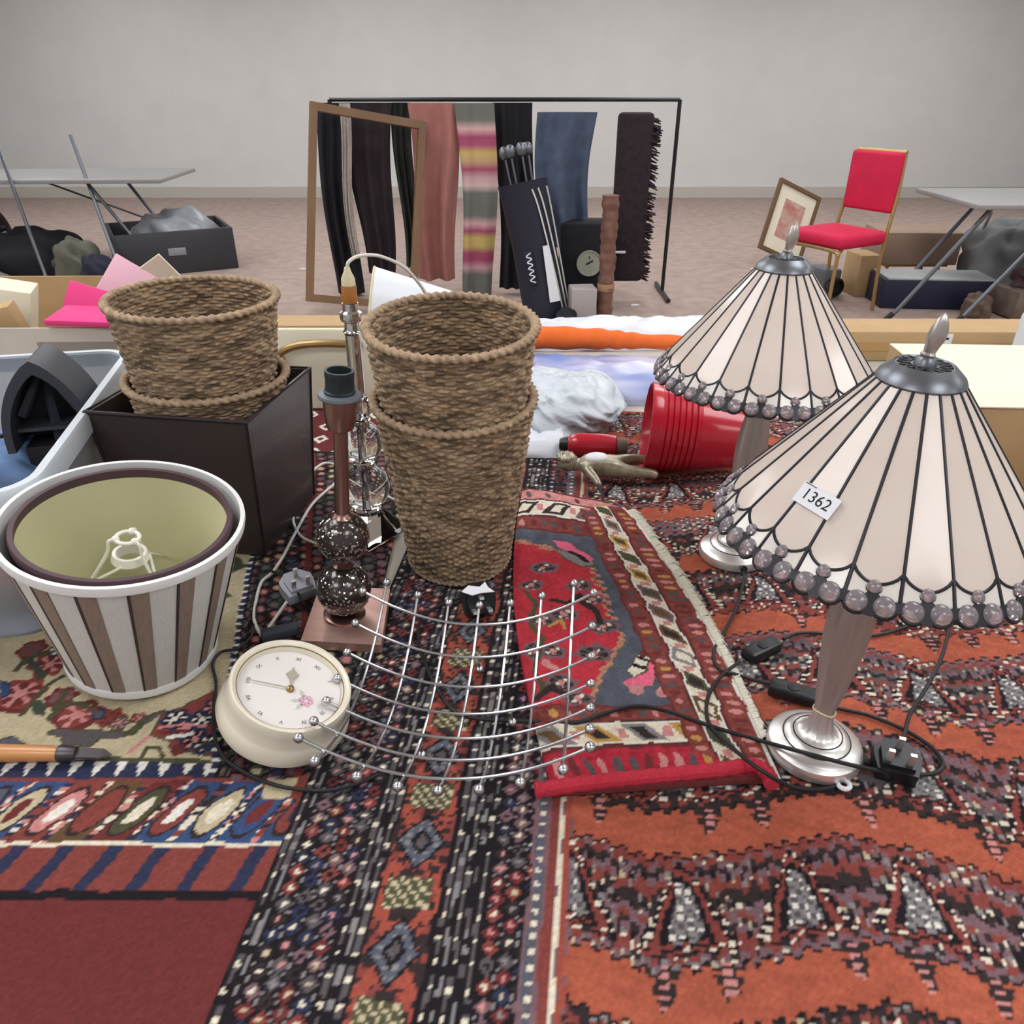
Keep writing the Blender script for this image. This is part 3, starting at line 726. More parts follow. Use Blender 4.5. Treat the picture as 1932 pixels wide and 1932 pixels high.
# white tag on the rear lamp's plug
bpy.context.view_layer.update(); iv_ = lampB.matrix_world.inverted()
mm = MB().lathe([(1e-5, 0), (.006, 0), (.006, .002), (1e-5, .002)], 16, c=G(1403, 1074, .012), q=rot_to((.2, -1, .3)))
mm.v = [tuple(iv_ @ Vector(p)) for p in mm.v]; mm.build('grommet', M_bk, lampB)
p = Vector(G(902, 1112, .050)); mm = MB().prism([(-.024, -.004), (-.008, -.010), (.004, -.006), (.024, -.004), (.014, .004), (.010, .012), (.002, .004), (-.014, .006)], -.0008, .0008, Matrix.Rotation(.5, 3, 'X'), p)
mm.v = [tuple(iv_ @ Vector(q)) for q in mm.v]; mm.build('plug_tag', M_label, lampB, smooth=False)

# ------------------------------------------------------------------ wire bowl
M_chrome = mat('satin_chrome', (206, 208, 212), 0.26, 1.0)
cx, cy, z0, ba, bb, bs, bth, btl, bsp, btu = -.0601, .705, .769, 2.287, 2.136, .1526, -.1031, .0407, .0423, .0633
def bowl(u, v, dz=0.0):
    return Vector((cx + math.cos(bth) * u - math.sin(bth) * v, cy + math.sin(bth) * u + math.cos(bth) * v, z0 + ba * u * u + bb * v * v + btl * v + btu * u + dz))
t = thing('wire_bowl', 'square chrome wire bowl with ball tips lying in front of the wicker baskets', 'bowl', (cx, cy, z0))
ball_me = None
for axis_ in (0, 1):
    for k in range(-3, 4):
        pts = [(bowl(-bs + 2 * bs * i / 24, k * bsp, .0016) if axis_ == 0 else bowl(k * bsp, -bs + 2 * bs * i / 24, -.0016)) for i in range(25)]
        w = MB().tube(pts, .0019, 8).build('wire', M_chrome, t, world=True)
        for e in (pts[0], pts[-1]):
            loc = e - Vector((cx, cy, z0))
            if ball_me is None: bo = MB().ball((0, 0, 0), .0058, 14, 10).build('ball_tip', M_chrome, w); ball_me = bo.data; bo.location = loc
            else: link('ball_tip', ball_me, w, loc)
for px, py in ((828, 1298), (967, 1370), (796, 1432), (905, 1270)):
    g = ground(px, py, RZ); m = MB(); m.ball((g.x, g.y, RZ + .006), .006, 14, 10); m.tube([(g.x, g.y, RZ + .008), (g.x * .97 + cx * .03, g.y * .97 + cy * .03, RZ + .020)], .002, 6); m.build('foot', M_chrome, t, world=True)

# ------------------------------------------------------------------ clock lying on its back
M_ivory = mat('ivory_enamel', (236, 228, 208), 0.28, coat=.3)
M_dial = mat('clock_dial', (240, 234, 230), 0.35, coat=.5)
M_brass = mat('aged_brass', (160, 134, 88), 0.35, 0.9)
M_handm = mat('pale_hand', (196, 190, 170), 0.4, .4)
ax = Vector((.36, -.085, 1)).normalized()
t = thing('wall_clock', 'cream round wall clock lying face up beside the striped lampshade', 'clock', (-.2745, .6935, .7845), axis=ax)
prof = [(1e-5, -.004), (.070, -.004), (.0768, -.001), (.0785, .006), (.0765, .016), (.0735, .022), (.0722, .024), (.0712, .040), (.0706, .049), (.0690, .0525), (.0665, .0530), (.0630, .0510), (.0615, .0485), (.0600, .0440), (.0595, .0410), (1e-5, .0410)]
MB().lathe(prof, 64).build('case', M_ivory, t)
dial = MB().lathe([(1e-5, .0412), (.0594, .0412), (.0594, .0417), (1e-5, .0417)], 56).build('dial', M_dial, t)
MB().tube([(.0618 * math.cos(a), .0618 * math.sin(a), .0487) for a in [2 * PI * k / 56 for k in range(56)]], .0008, 6, closed=True).build('bezel_ring', M_brass, t)
q0 = Vector((0, 0, 1)).rotation_difference(ax)
tg = q0.inverted() @ (ground(618, 1250, .83) - ground(554, 1306, .83)); XII = math.atan2(tg.y, tg.x)
M_num = mat('grey_numeral', (96, 92, 96), 0.7)
for k, s in enumerate(['XII', 'I', 'II', 'III', 'IV', 'V', 'VI', 'VII', 'VIII', 'IX', 'X', 'XI']):
    a = XII - k * 2 * PI / 12
    text_mesh('numeral', s, .0072, M_num, dial, (.0485 * math.cos(a), .0485 * math.sin(a), .0421), (0, 0, a - PI / 2))
MB().lathe([(1e-5, .0415), (.0048, .0415), (.0040, .0450), (.0020, .0462), (1e-5, .0465)], 20).build('hub', M_brass, t)
tg = q0.inverted() @ (ground(560, 1262, .83) - ground(554, 1306, .83)); ah = math.atan2(tg.y, tg.x); qz = Matrix.Rotation(ah, 3, 'Z')
MB().prism([(.003, -.0012), (.014, -.0014), (.022, -.0075), (.028, -.0020), (.034, 0), (.028, .0020), (.022, .0075), (.014, .0014), (.003, .0012)], .0432, .0440, qz).build('hour_hand', M_handm, t, smooth=False)
tg = q0.inverted() @ (ground(480, 1308, .83) - ground(554, 1306, .83)); am = math.atan2(tg.y, tg.x)
MB().prism([(.003, -.0009), (.045, -.0004), (.045, .0004), (.003, .0009)], .0444, .0450, Matrix.Rotation(am, 3, 'Z')).build('minute_hand', M_handm, t, smooth=False)
tg = q0.inverted() @ (ground(590, 1320, .83) - ground(554, 1306, .83)); af = math.atan2(tg.y, tg.x); fc = Vector((.024 * math.cos(af), .024 * math.sin(af), 0))
M_petal = mat('pink_print', (226, 180, 196), 0.6); M_leaf = mat('sage_print', (196, 204, 190), 0.6)
m = MB()
for k in range(6): a = k * PI / 3; m.lathe([(1e-5, .0418), (.0038, .0418), (.0038, .0420), (1e-5, .0420)], 10, c=fc + Vector((.0055 * math.cos(a), .0055 * math.sin(a), 0)))
m.build('printed_flower', M_petal, dial)
m = MB()
for a in (2.2, 3.4, 4.2): m.prism([(0, -.001), (.006, -.003), (.012, 0), (.006, .003), (0, .001)], .0418, .0420, Matrix.Rotation(a, 3, 'Z'), fc + Vector((.006 * math.cos(a), .006 * math.sin(a), 0)))
m.build('printed_leaf', M_leaf, dial)

# ------------------------------------------------------------------ nested lampshades
M_silk = mat('ivory_silk', (226, 226, 220), 0.6, var=.06, vscale=400, stretch=(1, 1, .02))
M_taupe = mat('taupe_ribbon', (152, 134, 122), 0.55, var=.14, vscale=300, stretch=(1, 1, .02))
M_dkrib = mat('dark_brown_ribbon', (72, 56, 52), 0.6)
M_trimw = mat('white_trim', (240, 240, 238), 0.6)
M_plum = mat('plum_trim', (84, 62, 68), 0.6)
M_lining = mat('pale_green_lining', (204, 200, 158), 0.75, var=.04, vscale=20)
M_wirew = mat('white_enamel_wire', (240, 238, 226), 0.4)
sa = Vector((.15, -.06, 1)).normalized(); SL = (-.5035, .832, .775); SH, RB, RT = .205, .0925, .1365
t = thing('striped_lampshade', 'large white and taupe striped lampshade standing upside down at the left', 'lampshade', SL, axis=sa)
rr = lambda z: RB + (RT - RB) * z / SH
MB().lathe([(RB, 0), (RT, SH), (RT - .0012, SH), (RB - .0012, 0)], 96, close=True).build('shade_body', M_silk, t)
for k in range(16):
    a = 2 * PI * k / 16 + .12; hw = .095
    for nm, a1, a2, mt, off in (('taupe_stripe', a - hw, a + hw * .55, M_taupe, .0008), ('dark_stripe', a - hw - .022, a - hw + .004, M_dkrib, .0011)):
        m = MB(); P = []
        for z in (.004, SH * .5, SH - .004): P.append([((rr(z) + off) * math.cos(w), (rr(z) + off) * math.sin(w), z) for w in [a1 + (a2 - a1) * i / 4 for i in range(5)]])
        m.grid(P); m.grid([list(reversed([(p[0] * .994, p[1] * .994, p[2]) for p in r_])) for r_ in P]); m.build(nm, mt, t)
for z, r_ in ((0.002, RB + .0008), (SH, RT)):
    MB().lathe([(r_ - .003, z - .006), (r_ + .0022, z - .006), (r_ + .003, z), (r_ + .0022, z + .0055), (r_ - .003, z + .0055)], 72, close=True).build('rim_trim', M_trimw, t)
def gimbal(t, z, rring, rout, zout, arms=3, ph=0.0):
    g = MB().tube([(rring * math.cos(a), rring * math.sin(a), z) for a in [2 * PI * i / 28 for i in range(28)]], .0026, 8, closed=True)
    for k in range(arms):
        a = ph + 2 * PI * k / arms; c, s = math.cos(a), math.sin(a)
        g.tube(spline([(rring * c, rring * s, z), (rring * 1.6 * c, rring * 1.6 * s, z - .002), ((rring * 1.9) * c, (rring * 1.9) * s, z - .02), (rout * c, rout * s, zout)], 5), .0022, 6)
        g.ball((rring * c, rring * s, z), .005, 10, 8)
    return g.build('gimbal', M_wirew, t)
gimbal(t, .055, .019, RB - .002, .020, ph=.6)
t2 = thing('plum_trimmed_lampshade', 'plum-rimmed lampshade with pale green lining nested inside the striped lampshade', 'lampshade', Vector(SL) + sa * .022, axis=sa)
ih, ib, it = .182, .0805, .1215
MB().lathe([(ib, 0), (it, ih), (it - .0012, ih), (ib - .0012, 0)], 80, close=True).build('shade_body', M_plum, t2)
MB().lathe([(ib - .0016, .001), (it - .0016, ih - .001), (it - .0022, ih - .001), (ib - .0022, .001)], 80, close=True).build('lining', M_lining, t2)
for z, r_ in ((.0, ib), (ih, it)):
    MB().lathe([(r_ - .004, z - .008), (r_ + .002, z - .008), (r_ + .0025, z), (r_ + .001, z + .004), (r_ - .0045, z + .004)], 72, close=True).build('rim_trim', M_plum, t2)
gimbal(t2, .158, .0135, .050, .098, ph=1.57)
for k in range(3):
    a = 1.57 + 2 * PI * k / 3; MB().tube([(.022 * math.cos(a + 1), .022 * math.sin(a + 1), .128), (.05 * math.cos(a), .05 * math.sin(a), .098), (.094 * math.cos(a), .094 * math.sin(a), .060)], .002, 6).build('spoke', M_wirew, t2)
m = MB().lathe([(.020, .122), (.0225, .126), (.020, .136), (.0160, .136), (.0160, .122)], 28, close=True); m.build('fitter_ring', M_wirew, t2)
MB().lathe([(1e-5, -.010), (ib - .003, -.010), (ib - .003, -.009), (1e-5, -.009)], 48, c=(0, 0, .010)).build('lining_floor', M_lining, t2)

# ------------------------------------------------------------------ wicker baskets
M_wick = mat('seagrass', (150, 124, 96), 0.85, attr=True, var=.22, vscale=260, bump=.5, bscale=900)
def wicker(parent, rb, rt, h, strands=56, rp=.0054, seed=0, inside=True, base=(164, 140, 114)):
    rows = int(h / rp); na = strands * 5; nz = rows * 4
    A = np.linspace(0, 2 * PI, na, endpoint=False); Zi = np.linspace(0, h, nz + 1)
    AA, ZZ = np.meshgrid(A, Zi)
    ri = np.floor(ZZ / rp).astype(int); fr = ZZ / rp - ri; st = AA * strands / (2 * PI)
    wob = vnoise(AA * 8, ZZ * 60, seed) - .5
    over = np.tanh(2.2 * np.cos(PI * (st + ri + .9 * (hash2(ri, ri * 0, seed + 8) - .5) + .5 * wob)))
    bulge = np.sin(PI * np.clip(fr, 0, 1)) ** .8
    tw = .0006 * np.sin(st * 9 + fr * 4)
    b0 = lin(base)
    for nm, sgn, off in (('woven_wall', 1, 0.0), ('woven_lining', -1, -.005)):
        if sgn < 0 and not inside: continue
        rad = rb + (rt - rb) * ZZ / h + off + sgn * (.0021 * over * bulge + .0030 * bulge - .0026 + tw) + .0022 * wob
        V = np.stack([rad * np.cos(AA), rad * np.sin(AA), ZZ + .0012 * (vnoise(AA * 14, ZZ * 90, seed + 2) - .5)], -1)
        if sgn < 0: V = V[:, ::-1]
        hcol = hash2(np.floor((st + ri) / 2).astype(int), ri, seed)
        if sgn < 0: hcol = hcol[:, ::-1]
        cols = b0[None, None] * (.42 + 1.05 * hcol[..., None]) * np.array([1.0, .99, .97])
        me = grid_mesh(nm, V, closed_u=True, cols=cols); me.materials.append(M_wick); link(nm, me, parent)
    # plaited rim and bottom coil
    for nm, z, r_, tr in (('plaited_rim', h, rt - .001, .0062), ('bottom_coil', .003, rb - .001, .0045)):
        n1, n2 = 360, 10; a = np.linspace(0, 2 * PI, n1, endpoint=False); w = np.linspace(0, 2 * PI, n2, endpoint=False)
        WW, A2 = np.meshgrid(w, a); k = 58
        rad = tr * (1 + .30 * np.sin(k * A2 + 2 * WW)); rc = r_ + rad * np.cos(WW)
        V = np.stack([rc * np.cos(A2), rc * np.sin(A2), z + rad * np.sin(WW) * .8], -1)
        V = np.concatenate([V, V[:1]], 0)
        cc = b0 * (.95 + .45 * hash2(np.floor((k * A2 + 2 * WW) / (2 * PI)), A2 * 0, seed + 5))[..., None]; cc = np.concatenate([cc, cc[:1]], 0)
        me = grid_mesh(nm, V, closed_u=True, cols=cc); me.materials.append(M_wick); link(nm, me, parent)
    MB().lathe([(1e-5, .003), (rb - .002, .003), (rb - .002, .007), (1e-5, .007)], 48).build('woven_base', mat('seagrass_base', (128, 104, 80), .9, var=.2, vscale=120, bump=.8, bscale=300), parent)
bax = Vector((.0104, -.1034, 1)).normalized(); B0 = Vector((-.0862, 1.0804, RZ + .0085))
t = thing('wicker_basket', 'lower round wicker basket of the free-standing stack behind the wire bowl', 'basket', B0, axis=bax)
wicker(t, .0817, .1155, .288, seed=1, inside=False)
t = thing('wicker_basket', 'upper round wicker basket of the free-standing stack behind the wire bowl', 'basket', B0 + bax * .1945, axis=bax)
wicker(t, .0965, .1158, .200, seed=2)

# ------------------------------------------------------------------ dark bin holding two more baskets
M_leather = mat('dark_brown_leatherette', (66, 56, 54), 0.36, var=.14, vscale=5, bump=.35, bscale=260, coat=.15)
M_seam = mat('leatherette_edge', (44, 37, 36), 0.45)
bt = [Vector((-.657, 1.112)), Vector((-.396, 1.070)), Vector((-.357, 1.317)), Vector((-.618, 1.359))]
bc = (bt[0] + bt[2]) / 2; bz0, bz1 = RZ - .002, 1.002
bl = [bc + (p - bc) * .86 for p in bt]
t = thing('waste_bin', 'dark brown leatherette square waste bin holding two wicker baskets', 'bin', (bc.x, bc.y, bz0))
th = .006
for i in range(4):
    a, b = bt[i], bt[(i + 1) % 4]; la, lb_ = bl[i], bl[(i + 1) % 4]; n = ((a + b) / 2 - bc).normalized() * th
    m = MB(); P = []
    for k in range(7):
        f = k / 6; bow = 0.0
        row = []
        for j in range(9):
            g = j / 8; p = (la.lerp(lb_, g)).lerp(a.lerp(b, g), f) - n.normalized() * bow * math.sin(PI * g)
            row.append((p.x, p.y, bz0 + (bz1 - bz0) * f))
        P.append(row)
    m.grid(P); m.grid([[(p[0] - n.x, p[1] - n.y, p[2]) for p in reversed(r_)] for r_ in P])
    m.add([P[-1][0], P[-1][-1], (P[-1][-1][0] - n.x, P[-1][-1][1] - n.y, bz1), (P[-1][0][0] - n.x, P[-1][0][1] - n.y, bz1)], [(0, 1, 2, 3)])
    m.build('side_panel', M_leather, t, world=True)
    MB().tube([(la.x, la.y, bz0 + .002), (a.x, a.y, bz1)], .0028, 6).build('corner_piping', M_seam, t, world=True)
m = MB().tube([(p.x, p.y, bz1) for p in bt], .0034, 6, closed=True); m.build('rim_piping', M_seam, t, world=True)
MB().prism([tuple(p) for p in bl], bz0, bz0 + .006).build('bottom', M_seam, t, world=True, smooth=False)
LB = Vector((bc.x + .006, bc.y - .004, 0)); lax = Vector((.030, -.02, 1)).normalized()
t = thing('wicker_basket', 'lower wicker basket sunk in the dark brown waste bin', 'basket', (LB.x - .006, LB.y + .010, 1.0265 - .27), axis=lax)
wicker(t, .074, .1255, .27, seed=3, inside=False)
t = thing('wicker_basket', 'upper wicker basket rising out of the dark brown waste bin', 'basket', (LB.x - .003, LB.y + .008, 1.0265 - .27 + .185), axis=lax)
wicker(t, .1000, .1265, .21, seed=4)

# ------------------------------------------------------------------ copper lamp with crackle balls
M_copper = mat('brushed_copper', (222, 182, 168), 0.42, .8, bump=.1, bscale=80, stretch=(1, 12, 1), var=.08, vscale=20)
M_copd = mat('dark_copper', (154, 122, 114), 0.3, .95, var=.08, vscale=15)
M_crack = mat('crackle_glass', (70, 64, 62), 0.2, .55, coat=.6)
CL = Vector((-.2445, .908, RZ - .001)); cax = Vector((.088, .0, 1)).normalized()
t = thing('copper_lamp', 'bare copper table lamp with two dark crackle glass balls on a square base', 'lamp', CL)
pl4 = [Vector((-.293, .848)), Vector((-.180, .838)), Vector((-.186, .972)), Vector((-.295, .982))]
m = MB().prism([(p.x, p.y) for p in pl4], RZ - .001, RZ + .013); bp_ = m.build('base_plate', M_copper, t, smooth=False, world=True)
m3 = rot_to(cax)
def cpt(h): return Vector((0, 0, h)) * 1 + Vector((cax.x / cax.z * h, 0, 0))
MB().lathe([(1e-5, .0), (.030, .0), (.030, .003), (.026, .005), (.0125, .006), (.011, .008), (.011, .022), (.013, .024)], 36, c=cpt(.0145), q=m3).build('foot', M_copd, t)
ballr = (.0385, .0358); bh = (.0600, .1460)
for r_, h in zip(ballr, bh):
    b = MB().ball((0, 0, 0), r_, 28, 18).build('crackle_ball', M_crack, t); b.location = cpt(h)
    # little mirror chips set in the glass
    m = MB(); rg = random.Random(int(h * 1000)); chip = 0
    while chip < 420:
        z = rg.uniform(-.85, .9); a = rg.uniform(0, 2 * PI); c = math.sqrt(1 - z * z); n = Vector((c * math.cos(a), c * math.sin(a), z))
        sz = rg.uniform(.0010, .0028); e1 = n.orthogonal().normalized(); e2 = n.cross(e1); k = rg.randint(3, 5); o = rg.uniform(0, 6)
        m.add([n * (r_ + .0004) + (e1 * math.cos(o + 2 * PI * i / k) + e2 * math.sin(o + 2 * PI * i / k)) * sz * rg.uniform(.7, 1.2) for i in range(k)] + [n * (r_ + .0011)], [(i, (i + 1) % k, k) for i in range(k)]); chip += 1
    m.build('mirror_chips', mat('mirror_chip', (205, 196, 190), .12, .9), b, smooth=False)
MB().lathe([(.012, 0), (.015, .002), (.010, .005), (.010, .012), (.015, .0145), (.012, .0165)], 28, c=cpt(.0985), q=m3).build('collar', M_copd, t)
MB().lathe([(.016, 0), (.014, .004), (.0098, .008), (.0092, .125), (.0098, .130)], 28, c=cpt(.176), q=m3).build('pole', M_copd, t)
MB().lathe([(.010, 0), (.0165, .004), (.0190, .012), (.0215, .042), (.0215, .046), (.018, .046)], 32, c=cpt(.303), q=m3).build('cup', M_copd, t)
MB().lathe([(.0265, 0), (.0275, .002), (.0265, .005), (.020, .0065)], 32, c=cpt(.348), q=m3).build('shade_ring', mat('grey_ring', (104, 110, 118), .4), t)
MB().lathe([(.0195, 0), (.0195, .004), (.0175, .005), (.0175, .021), (.0182, .022), (.0182, .030), (.0150, .030), (.0150, .010), (1e-5, .010)], 32, c=cpt(.353), q=m3, fn=lambda r, z, a: r * (1 + .02 * math.cos(18 * a)) if .004 < z < .022 and r > .016 else r).build('bulb_socket', mat('socket_black', (40, 50, 54), .45), t)
def GA(x, y, h=.0030): p = ground(x, y, .754 + h); return (p.x, p.y, .754 + h)
cc = [GA(598, 1140, .006), GA(582, 1150), GA(568, 1128, .02), GA(545, 1098, .024), GA(520, 1080, .012), GA(496, 1082), GA(484, 1130), GA(478, 1190), GA(452, 1222, .004), GA(418, 1230, .004), GA(402, 1252), GA(408, 1290), GA(404, 1330), GA(404, 1384), GA(424, 1430), GA(470, 1462), GA(530, 1484), GA(610, 1492, .005), GA(670, 1480, .005), GA(712, 1462, .005)]
MB().tube(spline(cc, 8), .0022, 7).build('cord', M_bk2, t, world=True)
p = GA(528, 1192, .009); MB().rbox(p, (.052, .020, .014), .004, math.radians(22)).build('inline_switch', mat('charcoal_plastic', (66, 70, 80), .45), t, world=True)

# ------------------------------------------------------------------ clear glass and chrome lamp behind it
M_gls = mat('clear_glass', (244, 248, 246), 0.02, trans=1.0, ior=1.47)
M_chr = mat('polished_chrome', (214, 214, 214), 0.1, 1.0)
M_white = mat('white_cord', (232, 230, 220), 0.5)
GL = Vector((-.250, 1.165, RZ - .001))
t = thing('glass_lamp', 'clear glass and chrome candlestick lamp behind the copper lamp', 'lamp', GL, axis=(.018, 0, 1))
m = MB(); q8 = 4
m.lathe([(1e-5, 0), (.066, 0), (.068, .004), (.062, .010), (.036, .038), (.022, .046)], 4, q=Matrix.Rotation(.15, 3, 'Z')); m.build('glass_foot', M_gls, t, smooth=False)
MB().lathe([(.018, .040), (.024, .044), (.024, .050), (.014, .054)], 28).build('foot_collar', M_chr, t)
MB().lathe([(.010, .050), (.022, .054), (.036, .068), (.0415, .090), (.036, .112), (.022, .126), (.010, .130)], 32).build('glass_ball', M_gls, t)
MB().lathe([(.014, .128), (.018, .131), (.018, .136), (.012, .139)], 28).build('ball_collar', M_chr, t)
MB().lathe([(.010, .137), (.020, .142), (.031, .155), (.0345, .172), (.031, .189), (.020, .202), (.010, .206)], 32).build('glass_ball', M_gls, t)
MB().lathe([(.012, .205), (.017, .208), (.017, .213), (.010, .217)], 28).build('ball_collar', M_chr, t)
MB().lathe([(.009, .215), (.018, .222), (.021, .234), (.018, .246), (.009, .252)], 28).build('glass_bulb', M_gls, t)
MB().lathe([(.0125, .250), (.0145, .253), (.0125, .256), (.0120, .262), (.0120, .352), (.015, .356), (.012, .360), (.011, .372)], 28).build('chrome_tube', M_chr, t)
MB().tube([(0, 0, .04), (0, 0, .25)], .0045, 10).build('inner_rod', M_chr, t)
MB().lathe([(.010, .370), (.0165, .374), (.0175, .380), (.0165, .386), (.0125, .389), (.0120, .400)], 28).build('neck_ring', M_chr, t)
MB().lathe([(.0100, .399), (.0115, .401), (.0115, .424), (.0100, .427)], 24).build('amber_socket', mat('amber_bakelite', (172, 112, 54), .4), t)
MB().lathe([(.0105, .426), (.0100, .436), (.0055, .446), (.0040, .452)], 20).build('socket_cap', M_tie, t)
bpy.context.view_layer.update(); iv_ = t.matrix_world.inverted()
top = t.matrix_world @ Vector((0, 0, .450))
w1 = spline([top, top + Vector((.004, 0, .010)), top + Vector((.020, .012, .016)), top + Vector((.050, .03, .010)), top + Vector((.085, .06, -.02)), top + Vector((.11, .10, -.09)), Vector((-.130, 1.30, .95)), Vector((-.15, 1.33, RZ + .01)), Vector((-.20, 1.26, RZ + .004)), GA(640, 880), GA(600, 880, .012), GA(570, 925, .012), GA(553, 975, .006), GA(566, 1010), GA(598, 1026), GA(640, 1040)], 8)
w2 = spline([GA(660, 885, .004), GA(632, 912, .006), GA(590, 950, .016), GA(560, 1000, .016), GA(535, 1048, .006), GA(514, 1080, .006), GA(494, 1098), GA(484, 1130), GA(480, 1170), GA(496, 1200), GA(510, 1180), GA(538, 1140, .006), GA(556, 1116, .012)], 8)
for nm, w, r_ in (('cord', w1, .0026), ('cord', w2, .0026)):
    mm = MB().tube(w, r_, 8); mm.v = [tuple(iv_ @ Vector(p)) for p in mm.v]; mm.build(nm, M_white, t)
def fx(mb): mb.v = [tuple(iv_ @ Vector(p)) for p in mb.v]; return mb
plug((GA(562, 1108, .020), math.radians(35), .35), t, fx, mat('pale_grey_plastic', (196, 198, 210), .45))
# ------------------------------------------------------------------ clear storage tub and what is in it
M_tub = mat('frosted_plastic', (226, 234, 246), 0.45, trans=.62, ior=1.15)
M_tubrim = mat('frosted_rim', (230, 238, 244), 0.35, trans=.2, ior=1.3)
def rrect(x0, x1, y0, y1, r, n=6):
    out = []
    for cx_, cy_, a0 in ((x1 - r, y1 - r, 0), (x0 + r, y1 - r, PI / 2), (x0 + r, y0 + r, PI), (x1 - r, y0 + r, 1.5 * PI)):
        for k in range(n + 1): a = a0 + PI / 2 * k / n; out.append((cx_ + r * math.cos(a), cy_ + r * math.sin(a)))
    return out
TA = math.radians(11.5); TO = Vector((-.940, 1.088, .7525))
t = thing('storage_tub', 'clear frosted plastic storage tub at the left edge of the table', 'tub', TO, rz=TA)
HX, HY, TH = .275, .292, .245
m = MB(); rings = []
for f, z in ((.86, 0), (.99, TH - .03), (1.0, TH)):
    rings.append([(x, y, z) for x, y in rrect(-HX * f, HX * f, -HY * f, HY * f, .05 * f)])
n = len(rings[0])
inner = [[(p[0] * .988, p[1] * .988, p[2] + (.003 if i == 0 else 0)) for p in r_] for i, r_ in enumerate(rings)]
allr = rings + list(reversed(inner))
fs = []
for i in range(len(allr) - 1):
    for j in range(n): fs.append((i * n + j, i * n + (j + 1) % n, (i + 1) * n + (j + 1) % n, (i + 1) * n + j))
fs.append(tuple(reversed(range(n)))); fs.append(tuple(range((len(allr) - 1) * n, len(allr) * n)))
m.add([p for r_ in allr for p in r_], fs); m.build('tub_body', M_tub, t)
ro = rrect(-HX - .012, HX + .012, -HY - .012, HY + .012, .06); ri = rrect(-HX + .002, HX - .002, -HY + .002, HY - .002, .05)
m = MB(); vs = []
for pts, z in ((ro, TH - .028), (ro, TH - .002), ([(a * .99, b * .99) for a, b in ro], TH + .004), (ri, TH + .004), (ri, TH - .004), ([(a * .985, b * .985) for a, b in ro], TH - .006), ([(a * .985, b * .985) for a, b in ro], TH - .028)): vs.append([(a, b, z) for a, b in pts])
fs = []
for i in range(len(vs)):
    i2 = (i + 1) % len(vs)
    for j in range(n): fs.append((i * n + j, i * n + (j + 1) % n, i2 * n + (j + 1) % n, i2 * n + j))
m.add([p for r_ in vs for p in r_], fs); m.build('tub_rim', M_tubrim, t)
def lump(name, label, cat, c, sx, sy, sz, m_, seed=0, amp=.18, rz=0.0, flat=True, n=28, freq=2.2, group=None, ridge=0.0):
    """soft folded bundle: a squashed ball with folds, flat underneath"""
    A = np.linspace(0, 2 * PI, n * 2, endpoint=False); E_ = np.linspace(-PI / 2, PI / 2, n)
    AA, EE = np.meshgrid(A, E_)
    d = np.stack([np.cos(EE) * np.cos(AA), np.cos(EE) * np.sin(AA), np.sin(EE)], -1)
    d = np.sign(d) * np.abs(d) ** .75
    w = 1 + amp * (vnoise(d[..., 0] * freq + d[..., 2] * 1.7 + 9, d[..., 1] * freq + 5 + d[..., 2], seed) - .5) * 2 + amp * .5 * (vnoise(d[..., 0] * freq * 2.7 + 3 + d[..., 2] * 3, d[..., 1] * freq * 2.7, seed + 1) - .5)
    if ridge:
        for k_, f_ in ((1.0, 3.2), (.6, 6.5), (.35, 13.0)): w = w - ridge * k_ * (np.abs(vnoise(d[..., 0] * f_ + d[..., 2] * f_ * .7 + 30, d[..., 1] * f_ - d[..., 2] * f_ * .5 + 11, seed + int(f_)) - .5) * 2 - .5)
    V = d * w[..., None] * np.array([sx, sy, sz])
    if flat: V[..., 2] = np.maximum(V[..., 2], -sz * .55); zb = V[..., 2].min()
    else: zb = 0
    V[..., 2] -= zb
    me = grid_mesh(name, V, closed_u=True); me.materials.append(m_)
    return tag(link(name, me, None, c, (0, 0, rz)), label, cat, group)
lump('blue_cloth', 'folded pale blue cloth inside the frosted tub', 'cloth', (-.86, 1.19, .760), .12, .08, .10, mat('blue_cloth', (108, 136, 178), .9, var=.2, vscale=20), 3)
lump('orange_cloth', 'crumpled orange cloth at the bottom of the frosted tub', 'cloth', (-.80, 1.02, .760), .085, .10, .05, mat('orange_cloth', (214, 128, 96), .9, var=.2, vscale=20), 4)
lump('white_paper', 'pale crumpled paper at the back of the frosted tub', 'paper', (-1.06, 1.22, .760), .10, .10, .10, mat('pale_paper', (214, 218, 232), .8, var=.05), 5)
# black arched moulding standing in the tub
M_blk = mat('dark_grey_plastic', (64, 67, 76), 0.42); M_blkin = mat('charcoal_inner', (38, 39, 46), 0.5)
pj = at_depth(95, 735, 1.20)
t = thing('arched_case', 'black plastic pointed-arch case with ribbed inside standing in the tub', 'case', (pj.x - .005, 1.20, .918), rz=math.radians(14))
def arch(w, h, k=14):
    pts = []
    for i in range(k + 1):
        f = i / k; pts.append((-w * math.cos(f * PI / 2) ** .75, h * (f ** .8)))
    return pts + [(-x, y) for x, y in reversed(pts[:-1])]
ao = arch(.070, .150); ai = arch(.058, .128)
m = MB(); V3 = lambda p, y: (p[0], y, p[1])
n = len(ao)
for a, y1, b, y2 in ((ao, -.045, ao, .055), (ao, .055, [(x * .6, z * .6) for x, z in ao], .085), (ai, .030, ai, -.045), (ai, -.045, ao, -.045)):
    m.add([V3(p, y1) for p in a] + [V3(p, y2) for p in b], [(i, i + 1, n + i + 1, n + i) for i in range(n - 1)])
m.build('shell', M_blk, t)
m = MB(); m.add([V3(p, .030) for p in ai], [tuple(range(n))]); m.build('recess', M_blkin, t, smooth=False)
